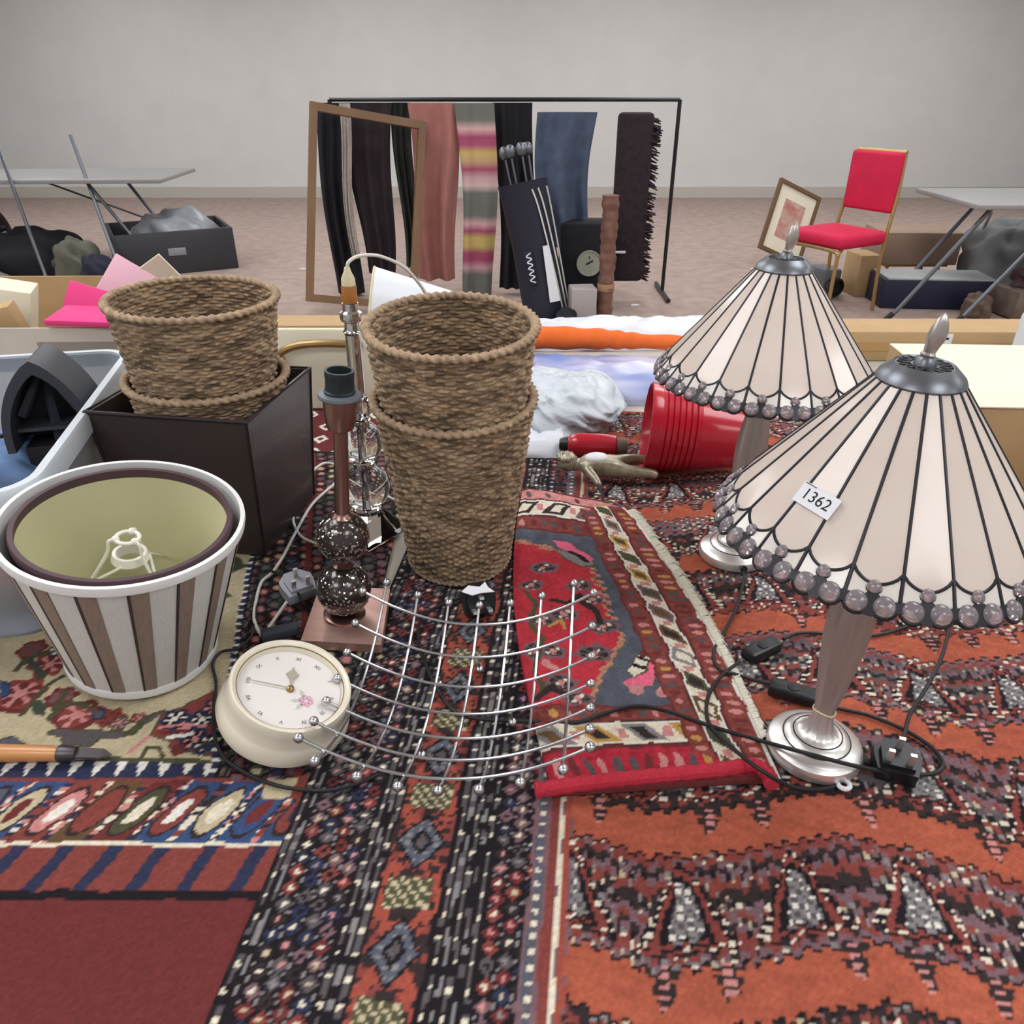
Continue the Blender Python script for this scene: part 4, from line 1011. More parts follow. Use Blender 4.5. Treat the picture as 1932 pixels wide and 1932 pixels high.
for ang in (-.55, 0, .55):
    d_ = Vector((math.sin(ang), 0, -math.cos(ang))); c0 = Vector((0, -.0, .122))
    ln = .118 if ang == 0 else .085
    MB().tube([c0 + Vector((0, .012, 0)), c0 + d_ * ln * .5 + Vector((0, -.004, 0)), c0 + d_ * ln + Vector((0, -.010, 0))], [.003, .007, .0085], 4).build('rib', M_blk, t, smooth=False)
MB().box((0, .0, .030), (.108, .05, .006)).build('cross_rib', M_blk, t, smooth=False)
MB().tube([(-.062, -.02, .026), (-.080, -.03, .026)], [.006, .004], 8).build('hinge_peg', M_blkin, t)
MB().box((0, .01, -.035), (.10, .07, .07)).build('lower_body', M_blkin, t, smooth=False)

# ------------------------------------------------------------------ open cardboard box with pink papers (back left)
M_card = mat('cardboard', (190, 159, 116), 0.85, var=.06, vscale=12)
M_cardp = mat('printed_carton', (206, 198, 188), 0.8, var=.06, vscale=10)
M_cream = mat('cream_card', (238, 230, 206), 0.8, var=.03, vscale=8)
M_pink = mat('pink_card', (230, 62, 132), 0.7); M_pinkl = mat('pale_pink_card', (238, 190, 204), 0.7)
M_redp = mat('red_print', (214, 138, 116), 0.8); M_greyp = mat('grey_print', (150, 140, 134), 0.8)
t = thing('cardboard_box', 'open cardboard box full of pink and cream papers behind the tub', 'box', (-1.19, 1.98, TZ + .001), rz=.02)
for nm, c, d_, mt in (('front_wall', (0, -.215, .10), (.80, .006, .20), M_cardp), ('back_wall', (0, .215, .112), (.80, .006, .224), M_card), ('side_wall', (-.4, 0, .10), (.006, .43, .20), M_card), ('side_wall', (.4, 0, .10), (.006, .43, .20), M_card), ('bottom', (0, 0, .004), (.80, .43, .006), M_card)):
    MB().box(c, d_).build(nm, mt, t, smooth=False)
MB().box((-.25, -.2185, .13), (.24, .001, .09)).build('printed_panel', M_redp, t, smooth=False)
MB().box((.18, -.2185, .14), (.20, .001, .055)).build('printed_panel', M_greyp, t, smooth=False)
MB().box((.26, .03, .235), (.17, .006, .10), m=(Matrix.Rotation(-.55, 3, 'Y') @ Matrix.Rotation(.3, 3, 'X'))).build('flap', M_cream, t, smooth=False)
def sheet(name, label, c, d_, m_, e):
    o = MB().rbox((0, 0, 0), d_, .003).build(name, m_); o.location = c; o.rotation_euler = e
    return tag(o, label, 'folder' if 'folder' in name else 'carton', 'papers in the cardboard box')
sheet('pink_folder', 'bright pink folder lying flat at the front of the cardboard box', (-.92, 1.80, .962), (.30, .10, .014), M_pink, (.10, .02, -.05))
sheet('pink_folder', 'deep pink folder standing tilted behind the flat pink one', (-.985, 1.88, .965), (.20, .012, .075), M_pink, (-.5, .25, -.15))
sheet('pale_pink_folder', 'pale pink folder leaning at the right of the cardboard box', (-.965, 1.98, .985), (.13, .010, .12), M_pinkl, (-.35, .62, .1))
sheet('cream_carton', 'cream carton standing open at the left in the cardboard box', (-1.30, 1.93, .925), (.18, .12, .18), M_cream, (0, .25, .35))
sheet('small_carton', 'small printed carton lying in front of the cream carton', (-1.24, 1.825, .925), (.14, .05, .10), M_card, (.1, -.2, .2))

# ------------------------------------------------------------------ cream case with brass handle (behind the copper lamp)
cz = at_depth(600, 775, 1.745)
t = thing('cream_case', 'flat cream case with a curved brass handle between the two basket stacks', 'case', (-.455, 1.80, TZ + .009))
MB().rbox((0, 0, .098), (.29, .11, .196), .006).build('case_body', M_cream, t)
hp = spline([(-.082, -.062, .130), (-.070, -.078, .124), (-.074, -.080, .146), (-.040, -.076, .162), (.02, -.076, .168), (.09, -.072, .165), (.105, -.060, .160)], 6)
MB().tube(hp, [.006 + .003 * min(1, i / 12) for i in range(len(hp))], 10).build('brass_handle', M_brass, t)
MB().rbox((0, 0, .1985), (.26, .09, .005), .002).build('lid_seam', M_card, t)

# ------------------------------------------------------------------ white shade, rolls and plastic at the back of the table
M_whc = mat('white_fabric', (232, 236, 242), 0.7, var=.04, vscale=8)
t = thing('white_lampshade', 'white fabric lampshade lying tilted behind the tall wicker basket stack', 'lampshade', (-.285, 2.16, TZ + .122), axis=(1, .10, -.17))
MB().lathe([(.118, -.11), (.074, .17), (.0725, .17), (.1165, -.11)], 56, close=True, fn=lambda r, z, a: r * (1 + .012 * math.cos(12 * a))).build('shade_body', M_whc, t)
for z, r_ in ((-.11, .118), (.17, .074)): MB().tube([(r_ * math.cos(a), r_ * math.sin(a), z) for a in [2 * PI * k / 48 for k in range(48)]], .003, 6, closed=True).build('wire_rim', M_tie, t)
MB().lathe([(1e-5, -.109), (.117, -.109), (.117, -.107), (1e-5, -.107)], 40).build('end_disc', M_whc, t)
M_orange = mat('orange_fabric', (242, 112, 42), 0.75, var=.10, vscale=30)
rp = [at_depth(985, 652, 2.12), at_depth(1060, 655, 2.11), at_depth(1130, 660, 2.10), at_depth(1170, 664, 2.09), at_depth(1205, 664, 2.08), at_depth(1300, 672, 2.06)]
pts = spline([(p.x, p.y, TZ + .075) for p in rp], 8)
m = MB().tube(pts, [.034 - .0004 * i + .002 * math.sin(i * .9) for i in range(len(pts))], 14)
tag(m.build('orange_roll', M_orange), 'bright orange fabric roll lying across plastic at the back', 'fabric roll')
M_poly = mat('polythene', (224, 232, 240), 0.16, trans=.18, ior=1.15, var=.05, vscale=10)
M_poly2 = mat('polythene_white', (228, 232, 240), 0.3, var=.06, vscale=14)
def bundle(name, label, x0, x1, yc, ry, h, m_, seed, skew=0.0, cat='bundle', amp=.02, z=TZ + .001):
    """long soft bundle lying on the table: half-tube section with folds running along it"""
    nu_, nv_ = 90, 26
    S, Wt = np.meshgrid(np.linspace(0, 1, nu_), np.linspace(0, PI, nv_))
    Xb = x0 + (x1 - x0) * S; k = np.minimum(1, np.minimum(S, 1 - S) * 9 + .25)
    fold = amp * (vnoise(Xb * 9 + Wt * .6, Wt * 3.2 + seed, seed) - .5) + amp * .6 * (vnoise(Xb * 26 + Wt, Wt * 8, seed + 3) - .5)
    Yb = yc + skew * (S - .5) - np.cos(Wt) * ry * (.7 + .3 * k) + fold * .5; Zb = z + np.maximum(0, np.sin(Wt)) ** .7 * h * k + np.maximum(0, np.sin(Wt)) * fold
    V = np.stack([Xb, Yb, np.maximum(Zb, z)], -1)
    V2 = V.copy()[::-1]; V2[..., 2] = z
    Vc = np.concatenate([V, V2[1:-1], V[:1]], 0)
    me = grid_mesh(name, Vc); me.materials.append(m_)
    return tag(link(name, me), label, cat)
bundle('plastic_roll', 'pale plastic-wrapped roll along the very back edge of the table', -.02, .66, 2.33, .10, .065, M_poly2, 4, .02)
M_lilac = mat('wrapped_lilac', (224, 222, 238), 0.3, var=1.0, vscale=5.0, second=(108, 132, 196), stretch=(.7, 2.2, 1), detail=2)
bundle('wrapped_bundle', 'white and blue cloth bundle wrapped in plastic in front of the orange roll', .02, .56, 1.945, .155, .054, M_lilac, 7, -.05)
lump('plastic_bag', 'crumpled clear plastic bag beside the tall wicker basket stack', 'bag', (.125, 1.70, TZ + .011), .115, .155, .055, M_poly, 8, .16, n=80, freq=2.0, ridge=.13)
bundle('plastic_sheet', 'loose crumpled plastic sheet trailing behind the tall basket stack', -.14, .13, 1.60, .14, .035, M_poly2, 12, .03, cat='plastic sheet', amp=.03, z=TZ + .012)
lump('black_pouch', 'small black pouch behind the red ribbed pot', 'pouch', (.345, 1.575, TZ + .012), .055, .045, .045, mat('black_nylon', (44, 46, 54), .5), 9, .15)

# ------------------------------------------------------------------ red pot, torch and figurine
M_red = mat('red_plastic', (196, 32, 52), 0.26, var=.06, vscale=10, coat=.3)
M_redi = mat('red_inside', (140, 22, 38), 0.5)
rc = at_depth(1226, 850, 1.42); rc.z = RZ + .0895; ra = Vector((.95, -.10, -.07)).normalized()
t = thing('ribbed_pot', 'glossy red ribbed plastic pot lying on its side under the lampshades', 'pot', rc)
prof = [(1e-5, .205), (.052, .205), (.058, .200), (.064, .160)]
for k in range(7): z = .082 - k * .0115; prof += [(.0745 + .0018 * k, z + .0035), (.0760 + .0018 * k, z + .0025), (.0760 + .0018 * k, z - .0050), (.0738 + .0018 * k, z - .0062)]
prof += [(.0865, .010), (.0880, .006), (.0880, -.010), (.0845, -.012), (.080, .0), (.060, .19), (1e-5, .195)]
MB().lathe(prof, 56, q=rot_to(ra)).build('pot_wall', M_red, t)
hd = rot_to(ra)
MB().tube([hd @ Vector((.089 * math.cos(a), .089 * math.sin(a), .002)) + Vector((0, 0, .004)) for a in [.9 + 1.2 * k / 12 for k in range(13)]], .0035, 8).build('clip', M_bk, t)
tr = ground(1128, 842, RZ + .025)
t = thing('red_torch', 'small red torch lying behind the pewter figurine', 'torch', (tr.x, tr.y, RZ + .026))
q = rot_to(Vector((1, -.12, 0)))
MB().lathe([(1e-5, -.062), (.016, -.062), (.022, -.056), (.0255, -.040), (.026, .010), (.023, .036), (.018, .040)], 28, q=q).build('body', M_red, t)
MB().lathe([(.019, .038), (.020, .042), (.017, .060), (1e-5, .062)], 24, q=q).build('tail_cap', mat('grey_rubber', (118, 104, 92), .6), t)
MB().lathe([(1e-5, -.080), (.011, -.080), (.014, -.074), (.0165, -.061)], 24, q=q).build('lens_ring', M_bk, t)
# figurine: a little metal figure lying on its side, legs to the right
M_pew = mat('antique_pewter', (176, 168, 146), 0.38, .55, var=.35, vscale=90)
fg = ground(1152, 878, RZ + .02)
t = thing('figurine', 'small pewter figurine lying on its side against the red ribbed pot', 'figurine', (fg.x - .018, fg.y - .030, RZ + .026), scale=1.25)
me = bpy.data.meshes.new('figure_body')
J = [(-.010, .004, .004), (.012, .004, .004), (-.026, .004, .006), (-.036, .006, .006),        # hip mid, pelvis, chest, neck
     (.036, .022, .006), (.076, .027, .004), (.086, .024, .000), (.034, -.010, .002), (.074, -.014, .000), (.084, -.016, -.004),
     (-.026, -.012, .004), (-.016, -.030, .000), (-.010, -.050, -.004), (-.024, .020, .008), (-.006, .030, .006), (.012, .026, .008), (-.050, .006, .006)]
E_ = [(0, 1), (0, 2), (2, 3), (1, 4), (4, 5), (5, 6), (1, 7), (7, 8), (8, 9), (2, 10), (10, 11), (11, 12), (2, 13), (13, 14), (14, 15), (3, 16)]
me.from_pydata(J, E_, []); o = link('figure_body', me, t); me.materials.append(M_pew)
sk = o.modifiers.new('skin', 'SKIN'); o.modifiers.new('sub', 'SUBSURF').levels = 2; o.modifiers['sub'].render_levels = 2
rad = [.017, .015, .021, .008, .0105, .0075, .008, .0105, .0075, .008, .0085, .0070, .0050, .0085, .0065, .005, .0165]
for i, r_ in enumerate(rad): me.skin_vertices[0].data[i].radius = (r_, r_)
me.skin_vertices[0].data[1].use_root = True
dg = bpy.context.evaluated_depsgraph_get(); me2 = bpy.data.meshes.new_from_object(o.evaluated_get(dg)); o.modifiers.clear(); o.data = me2; me2.shade_smooth()
if not me2.materials: me2.materials.append(M_pew)
MB().ball((-.010, .008, .016), .015, 14, 10, (1.3, 1.0, .5)).build('tunic', mat('white_enamel', (236, 238, 244), .35), t)
MB().tube([(-.012, -.050, -.004), (-.008, -.066, -.008), (-.007, -.090, -.012)], [.003, .0022, .0012], 8).build('blade', M_came, t)
MB().ball((-.054, .008, .008), .0155, 18, 14, (1.1, .95, .95)).build('head', M_pew, t)
m = MB()
for k in range(9): a = k * .7; m.ball((-.058 + .010 * math.cos(a), .009 + .011 * math.sin(a), .017), .0055, 10, 8)
m.build('hair', M_pew, t)

# ------------------------------------------------------------------ cardboard boxes at the right
M_tape = mat('brown_tape', (186, 150, 98), 0.4)
t = thing('long_carton', 'long brown cardboard carton along the back right of the table', 'box', (1.28, 2.20, TZ + .001), rz=-.01)
MB().rbox((0, 0, .0425), (.92, .14, .085), .004).build('carton_body', M_card, t)
MB().box((0, -.0712, .042), (.92, .0008, .024)).build('tape', M_tape, t, smooth=False)
s_ = MB().box((-.075, -.0718, .066), (.060, .0008, .028)).build('sticker', M_label, t, smooth=False)
MB().box((-.072, -.0724, .066), (.034, .0006, .006)).build('sticker_print', M_ink, s_, smooth=False)
t = thing('cream_carton', 'large cream-topped cardboard carton at the right edge behind the front lamp', 'box', (1.17, 1.46, TZ + .012), rz=-.05)
MB().rbox((0, 0, .090), (.70, .37, .180), .003).build('carton_body', M_card, t)
MB().rbox((-.10, 0, .1825), (.50, .375, .004), .0015).build('lid_flap', M_cream, t)
MB().rbox((.255, 0, .1825), (.19, .375, .004), .0015).build('lid_flap', M_cream, t)
MB().box((0, -.186, .014), (.70, .003, .012)).build('bottom_edge', M_cream, t, smooth=False)
tag(MB().rbox((1.42, 2.02, TZ + .085), (.12, .10, .165), .01, .4).build('white_packet', M_whc), 'plain white packet behind the cream-topped carton at the right', 'packet')

# ------------------------------------------------------------------ wooden-handled tool, lower left
M_wood = mat('varnished_beech', (214, 150, 92), 0.35, var=.15, vscale=10, stretch=(.2, 1, 1), coat=.3)
a = Vector(GA(-60, 1420, .012)); b = Vector(GA(112, 1422, .012)); c = Vector(GA(212, 1422, .007))
t = thing('wooden_tool', 'tool with varnished wooden handle and dark steel tip lying on the beige rug', 'tool', (b.x, b.y, .754))
MB().tube([a, a.lerp(b, .3), a.lerp(b, .8), b], [.0095, .0105, .0095, .0085], 16).build('handle', M_wood, t, world=True)
MB().tube([b, b + Vector((.004, 0, 0)), b.lerp(c, .32)], [.0098, .0105, .0085], 16).build('ferrule', mat('dark_steel', (92, 88, 90), .4, .8), t, world=True)
m = MB()
d_ = (c - b).normalized(); s0 = b.lerp(c, .30)
m.add([s0 + Vector((0, .0075, -.003)), s0 + Vector((0, -.0075, -.003)), s0 + Vector((0, -.0075, .003)), s0 + Vector((0, .0075, .003)), b.lerp(c, .8) + Vector((0, .007, -.002)), b.lerp(c, .8) + Vector((0, -.007, -.002)), b.lerp(c, .8) + Vector((0, -.007, .001)), b.lerp(c, .8) + Vector((0, .007, .001)), c + Vector((0, 0, -.002))],
      [(3, 2, 1, 0), (0, 1, 5, 4), (1, 2, 6, 5), (2, 3, 7, 6), (3, 0, 4, 7), (4, 5, 8), (5, 6, 8), (6, 7, 8), (7, 4, 8)])
m.build('blade', mat('worn_steel', (120, 116, 116), .4, .8), t, world=True, smooth=False)
# ================================================================== the hall beyond the table
M_gtube = mat('grey_steel_tube', (116, 120, 128), 0.35, .8)
M_blackf = mat('black_fabric', (30, 30, 36), 0.85, var=.25, vscale=14)
M_navyf = mat('navy_fabric', (36, 40, 58), 0.8, var=.2, vscale=12)
def fl(px, py): return ground(px, py, 0.0)

def folding_table(label, c, w, d, rz):
    t = thing('folding_table', label, 'table', (c[0], c[1], 0), rz=rz, group='folding tables in the hall')
    MB().rbox((0, 0, .735), (w, d, .03), .006).build('table_top', mat('grey_laminate', (150, 148, 146), .5), t)
    for sx in (-1, 1):
        for sy in (-1, 1):
            x0, x1 = sx * w * .30, sx * w * .42
            MB().tube([(x0 - sx * .1, sy * d * .38, .72), (x1 - sx * .03, sy * d * .38, .10), (x1, sy * d * .38, .03), (x1, sy * d * .38, .0)], .014, 10).build('leg', M_gtube, t)
        MB().tube([(sx * w * .38, -d * .38, .25), (sx * w * .38, d * .38, .25)], .010, 8).build('crossbar', M_gtube, t)
        MB().tube([(sx * w * .36, 0, .40), (sx * w * .05, 0, .71)], .008, 8).build('brace', M_gtube, t)
    return t
folding_table('grey folding table at the back left of the hall', (-4.1, 7.0), 2.6, .9, .05)
t = thing('trestle_table', 'grey trestle table with slanting steel legs beyond the cardboard cartons', 'table', (4.15, 5.55, 0))
MB().rbox((0, 0, .745), (2.5, .85, .03), .006).build('table_top', mat('grey_laminate', (150, 148, 146), .5), t)
for x, y in ((-1.60, -.29), (-1.16, -.36), (-1.30, .36), (.60, -.36), (1.0, .36)):
    MB().tube([(x, y, 0), (x + .06, y, .06), (x + .52, y, .73)], .015, 10).build('leg', M_gtube, t)
    MB().tube([(x, y, 0), (x + .045, y, .05)], .019, 10).build('rubber_foot', M_bk, t)
MB().tube([(-.84, -.36, .47), (-.10, -.36, .70)], .011, 8).build('brace', M_gtube, t)
MB().tube([(-1.10, -.29, .60), (-.7, .36, .60)], .010, 8).build('crossbar', M_gtube, t)

# black crate tilted on the floor, with bagged goods
M_crate = mat('black_crate', (62, 62, 68), 0.45, var=.1, vscale=6)
ca = fl(420, 492); t = thing('black_crate', 'large black plastic crate on the carpet at the back left', 'crate', (-2.98, 7.05, 0), rz=math.radians(28))
for c, d_ in (((0, -.36, .17), (.95, .03, .34)), ((0, .36, .17), (.95, .03, .34)), ((-.46, 0, .17), (.03, .72, .34)), ((.46, 0, .17), (.03, .72, .34)), ((0, 0, .02), (.95, .72, .03))):
    MB().rbox(c, d_, .008).build('crate_wall', M_crate, t)
MB().rbox((0, -.378, .18), (.14, .012, .06), .004).build('hand_grip', mat('grey_grip', (150, 150, 152), .5), t)
M_pbag = mat('grey_bag_plastic', (150, 154, 160), .3, var=.2, vscale=9)
def lump2(*a, **k): return lump(*a, **k)
lump('grey_plastic_bag', 'grey plastic bag heaped in the black crate', 'bag', (-2.92, 7.05, .035), .34, .28, .26, M_pbag, 21, .2)
lump('dark_holdall', 'dark holdall on the floor left of the black crate', 'bag', (-3.98, 6.75, 0), .34, .26, .22, M_blackf, 22, .2)
lump('olive_bag', 'olive grey bag beside the dark holdall', 'bag', (-3.50, 6.42, 0), .17, .15, .20, mat('olive_canvas', (104, 104, 92), .85, var=.25, vscale=8), 23, .25)
lump('navy_bag', 'small navy bag in front of the olive bag', 'bag', (-3.22, 6.16, 0), .13, .11, .16, M_navyf, 24, .2)
lump('brown_bag', 'dark brown bag at the far left under the folding table', 'bag', (-4.78, 7.0, 0), .34, .26, .32, mat('brown_cloth', (74, 56, 54), .85, var=.2, vscale=8), 25, .2)
lump('grey_rag', 'grey rags on the floor in front of the brown bag', 'rag', (-4.35, 6.25, 0), .33, .18, .12, mat('grey_rag', (128, 124, 122), .9, var=.35, vscale=14), 26, .3)
t = thing('white_spray_bottle', 'white bottle standing between the brown bag and the dark holdall', 'bottle', (-4.22, 6.75, 0), axis=(.0, -.02, 1))
MB().lathe([(1e-5, 0), (.05, 0), (.055, .01), (.055, .22), (.03, .28), (.018, .30), (.018, .34), (1e-5, .34)], 20).build('bottle_body', M_label, t)
MB().rbox((0, -.02, .36), (.03, .08, .04), .006).build('nozzle', M_bk, t)
for k, (x, y, lab) in enumerate([(-3.62, 6.15, 'grey steel pole leaning beside the navy bag'), (-3.10, 6.30, 'grey steel pole leaning against the black crate')]):
    tag(MB().tube([(x, y, .005), (x - .42, y + .55, 1.05)], .014, 10).build('steel_pole', M_gtube), lab, 'pole', 'steel poles')

# leaning wooden frame
t = thing('open_easel', 'tall open wooden frame leaning to the right behind the cream case', 'easel', (-1.05, 5.44, .055), rz=math.radians(20))
M_oak = mat('oak_moulding', (128, 98, 70), .5, var=.15, vscale=8, stretch=(1, 1, .2)); M_oakd = mat('frame_back', (112, 92, 84), .7)
q = Matrix.Rotation(.17, 3, 'Y') @ Matrix.Rotation(-.20, 3, 'X')
for c, d_ in (((-.36, 0, .62), (.05, .04, 1.24)), ((.36, 0, .62), (.05, .04, 1.24)), ((0, 0, .025), (.67, .04, .05)), ((0, 0, 1.215), (.67, .04, .05))):
    MB().box(q @ Vector(c), d_, m=q).build('frame_bar', M_oak, t, smooth=False)

# clothes rail with garments and bags
t = thing('clothes_rail', 'black steel clothes rail in the middle of the hall', 'rail', (-.1, 6.0, 0))
MB().tube([(-1.15, 0, 1.32), (1.25, 0, 1.32)], .014, 10).build('rail_bar', M_bk, t)
for x in (-1.15, 1.25):
    MB().tube([(x, 0, .03), (x, 0, 1.32)], .014, 10).build('upright', M_bk, t)
    MB().tube([(x, -.28, .02), (x, .28, .02)], .016, 10).build('foot', M_bk, t)
def hanging(name, label, cx_, w, y, z0_, z1_, m_, seed, depth=.06, taper=.8, cat='garment', wave=3.0, cols=None):
    """cloth hanging in folds with two faces"""
    nz, nx = 26, 30
    S, T_ = np.meshgrid(np.linspace(-1, 1, nx), np.linspace(0, 1, nz))
    wv = w * (taper + (1 - taper) * T_) ; Xh = cx_ + S * wv / 2 + .02 * np.sin(T_ * 5 + seed)
    Yh = y - depth * (.5 + .5 * np.sin(S * wave * PI + seed + .8 * np.sin(T_ * 4))) * (.4 + .6 * (1 - T_)) - .015 * (vnoise(S * 4 + seed, T_ * 6, seed) - .5)
    edge_ = (1 - np.abs(S) ** 6); V = np.stack([Xh, y + (Yh - y) * edge_, z0_ + (z1_ - z0_) * T_], -1)
    Vb = V[:, ::-1].copy(); Vb[..., 1] = y + .02 + .03 * (1 - np.abs(S[:, ::-1]) ** 4)
    Vc = np.concatenate([V, Vb], 1); me = grid_mesh(name, Vc, closed_u=True, cols=None if cols is None else np.concatenate([cols(V), cols(Vb)], 1)); me.materials.append(m_)
    return tag(link(name, me), label, cat)
hanging('dark_trousers', 'dark plum trousers hanging at the left end of the rail', -1.00, .36, 6.0, .16, 1.30, mat('plum_wool', (50, 40, 46), .9, var=.2, vscale=10), 1, taper=.55)
hanging('black_coat', 'long black coat hanging at the far left of the rail', -1.24, .22, 5.96, .02, 1.30, M_blackf, 2, taper=.9)
hanging('grey_scarf', 'pale grey twisted scarf hanging at the left end of the rail', -1.14, .07, 5.84, .30, 1.30, mat('pale_grey_knit', (196, 186, 180), .9, var=.2, vscale=40), 3, depth=.04)
hanging('rose_trousers', 'dusty rose trousers hanging beside the striped blanket', -.55, .34, 5.95, .13, 1.30, mat('dusty_rose', (178, 120, 112), .85, var=.12, vscale=8), 4, depth=.10, wave=2.0)
ST = [(0, (120, 122, 116)), (.10, (120, 122, 116)), (.155, (222, 196, 190)), (.19, (188, 120, 144)), (.20, (214, 170, 178)), (.25, (176, 84, 116)), (.31, (206, 170, 130)), (.345, (214, 192, 118)), (.40, (214, 192, 118)), (.42, (184, 92, 124)), (.46, (176, 84, 116)), (.49, (228, 186, 188)), (.53, (206, 190, 180)), (.56, (124, 126, 118))]
def stripe_cols(V):
    z = (V[..., 2] - .02) % .60; out = np.zeros(V.shape)
    for a, c in ST: out[z >= a] = lin(c)
    return out
hanging('striped_blanket', 'pink, yellow and grey striped blanket hanging from the rail', -.245, .27, 5.90, .02, 1.30, mat('striped_wool', (200, 200, 200), .9, attr=True), 5, depth=.04, wave=1.5, cols=stripe_cols, cat='blanket')
hanging('black_trousers', 'black trousers hanging right of the striped blanket', .02, .28, 6.0, .05, 1.30, M_blackf, 6)
hanging('green_skirt', 'small dark green skirt behind the dusty rose trousers', -.76, .14, 6.05, .20, 1.30, mat('bottle_green', (44, 50, 46), .9), 7)
# golf bag
t = thing('golf_bag', 'navy golf bag with white piping standing in the middle of the hall', 'bag', (.24, 5.34, 0), axis=(-.20, .10, 1))
MB().lathe([(1e-5, 0), (.15, 0), (.16, .02), (.15, .10), (.145, .5), (.16, .84), (.165, .88), (.15, .88), (.14, .80), (1e-5, .78)], 32).build('bag_body', mat('navy_nylon', (34, 36, 52), .5), t)
for a1, a2 in ((-1.25, -.75), (-.98, -.48), (-.45, -.1)):
    MB().tube(spline([(.163 * math.cos(a1 + (a2 - a1) * f), .163 * math.sin(a1 + (a2 - a1) * f), .03 + .8 * (1 - f ** 1.5)) for f in (0, .25, .5, .75, 1)], 4), .006, 6).build('white_piping', mat('white_piping', (222, 220, 214), .6), t)
MB().prism([(-.035, -.18), (.035, -.18), (.02, .18), (-.02, .18)], -.01, .008, Matrix.Rotation(PI / 2, 3, 'X'), (.075, -.158, .30)).build('pocket_panel', M_label, t, smooth=False)
lb_ = MB().rbox((-.045, -.152, .36), (.05, .012, .22), .004).build('badge', M_navyf, t)
sq = spline([(-.045 + .016 * (-1) ** k, -.1592, .455 - k * .019) for k in range(11)], 5)
MB().tube(sq, .0045, 6).build('embroidered_scrawl', M_label, lb_)
for k, (x, y) in enumerate(((-.06, .03), (.05, .05), (.02, -.06), (-.03, -.05))):
    MB().tube([(x, y, .30), (x * 1.4, y * 1.4, 1.05)], .007, 8).ball((x * 1.4, y * 1.4, 1.07), .035, 10, 8, (1, .7, 1.2)).build('golf_club', M_gtube, t)
hanging('denim_jacket', 'faded denim jacket bunched above the round gauge', .36, .40, 5.78, .40, 1.25, mat('faded_denim', (82, 94, 116), .9, var=.3, vscale=9), 8, depth=.16, wave=1.5)
bpy.data.objects['denim_jacket'].location.z = 0
# trolley with gauge, leather roll, white box, dark shaggy rug
t = thing('tool_trolley', 'black trolley with a round white dial under the denim jacket', 'trolley', (.52, 5.72, 0))
MB().rbox((0, 0, .30), (.36, .26, .56), .02).build('trolley_body', M_blackf, t)
d_ = MB().lathe([(1e-5, 0), (.082, 0), (.088, -.006), (.088, .012), (.082, .014), (.078, .008), (1e-5, .008)], 32, c=(.02, -.134, .315), q=rot_to((0, -1, 0))).build('round_dial', mat('dial_face', (176, 178, 160), .5), t)
MB().box((.023, -.1445, .322), (.055, .002, .010), m=Matrix.Rotation(-.5, 3, 'Y')).build('pointer', M_bk, d_, smooth=False)
MB().box((.02, -.1445, .355), (.006, .002, .02)).build('tick', M_bk, d_, smooth=False)
t = thing('leather_roll', 'tall brown creased leather roll standing right of the round dial', 'roll', (.63, 5.27, 0))
pr = [(.052 + .004 * math.sin(i * 1.9) + .003 * math.sin(i * .7), .80 * i / 40) for i in range(41)]
MB().lathe([(1e-5, 0)] + pr + [(1e-5, .80)], 28, fn=lambda r, z, a: r * (1 + .05 * math.sin(3 * a + z * 22) * (z > .22))).build('roll_body', mat('brown_leather', (128, 92, 80), .5, var=.3, vscale=18), t)
MB().lathe([(.0575, .205), (.059, .21), (.059, .245), (.0575, .25)], 28).build('band', mat('tan_band', (170, 136, 104), .6), t)
tag(MB().rbox((.47, 5.22, .12), (.17, .16, .24), .01, .1).build('grey_box', mat('pale_grey_carton', (176, 168, 166), .7)), 'pale grey box standing left of the leather roll', 'box')
t = thing('shaggy_rug', 'dark shaggy rug hanging folded at the right end of the rail', 'rug', (.83, 5.80, 0))
MB().rbox((0, 0, .70), (.24, .10, 1.10), .03).build('rug_fold', mat('dark_plum_pile', (48, 38, 44), .95, var=.3, vscale=30, bump=1, bscale=60), t)
m = MB(); rg = random.Random(4)
for k in range(150):
    z = .17 + 1.05 * rg.random(); m.tube([(.105, rg.uniform(-.05, .05), z), (.15 + rg.uniform(0, .03), rg.uniform(-.06, .06), z - .02 + rg.uniform(-.02, .02))], [.010, .004], 5)
m.build('shag_edge', mat('dark_shag', (56, 44, 48), .95), t)
MB().tube([(-.13, -.06, .36), (-.02, -.08, .365)], .010, 8).build('toggle', M_label, t)
lump('black_shoes', 'black shoes on the floor under the golf bag', 'shoes', (.36, 5.12, 0), .07, .12, .07, M_blackf, 31, .15)
for i, p in enumerate(((572, 508), (1198, 576), (1422, 508), (1205, 618))):
    g = fl(*p); tag(MB().prism([(-.030, -.014), (.022, -.018), (.034, .006), (.004, .018), (-.026, .012)], .001, .006, c=(g.x, g.y, 0)).build('paper_scrap', M_label, smooth=False),
        ['scrap of white paper on the carpet left of the wooden frame', 'scrap of white paper on the carpet right of the leather roll', 'scrap of white paper on the carpet left of the rear lamp', 'tiny paper scrap on the carpet near the leather roll foot'][i], 'paper', 'paper scraps on the carpet')

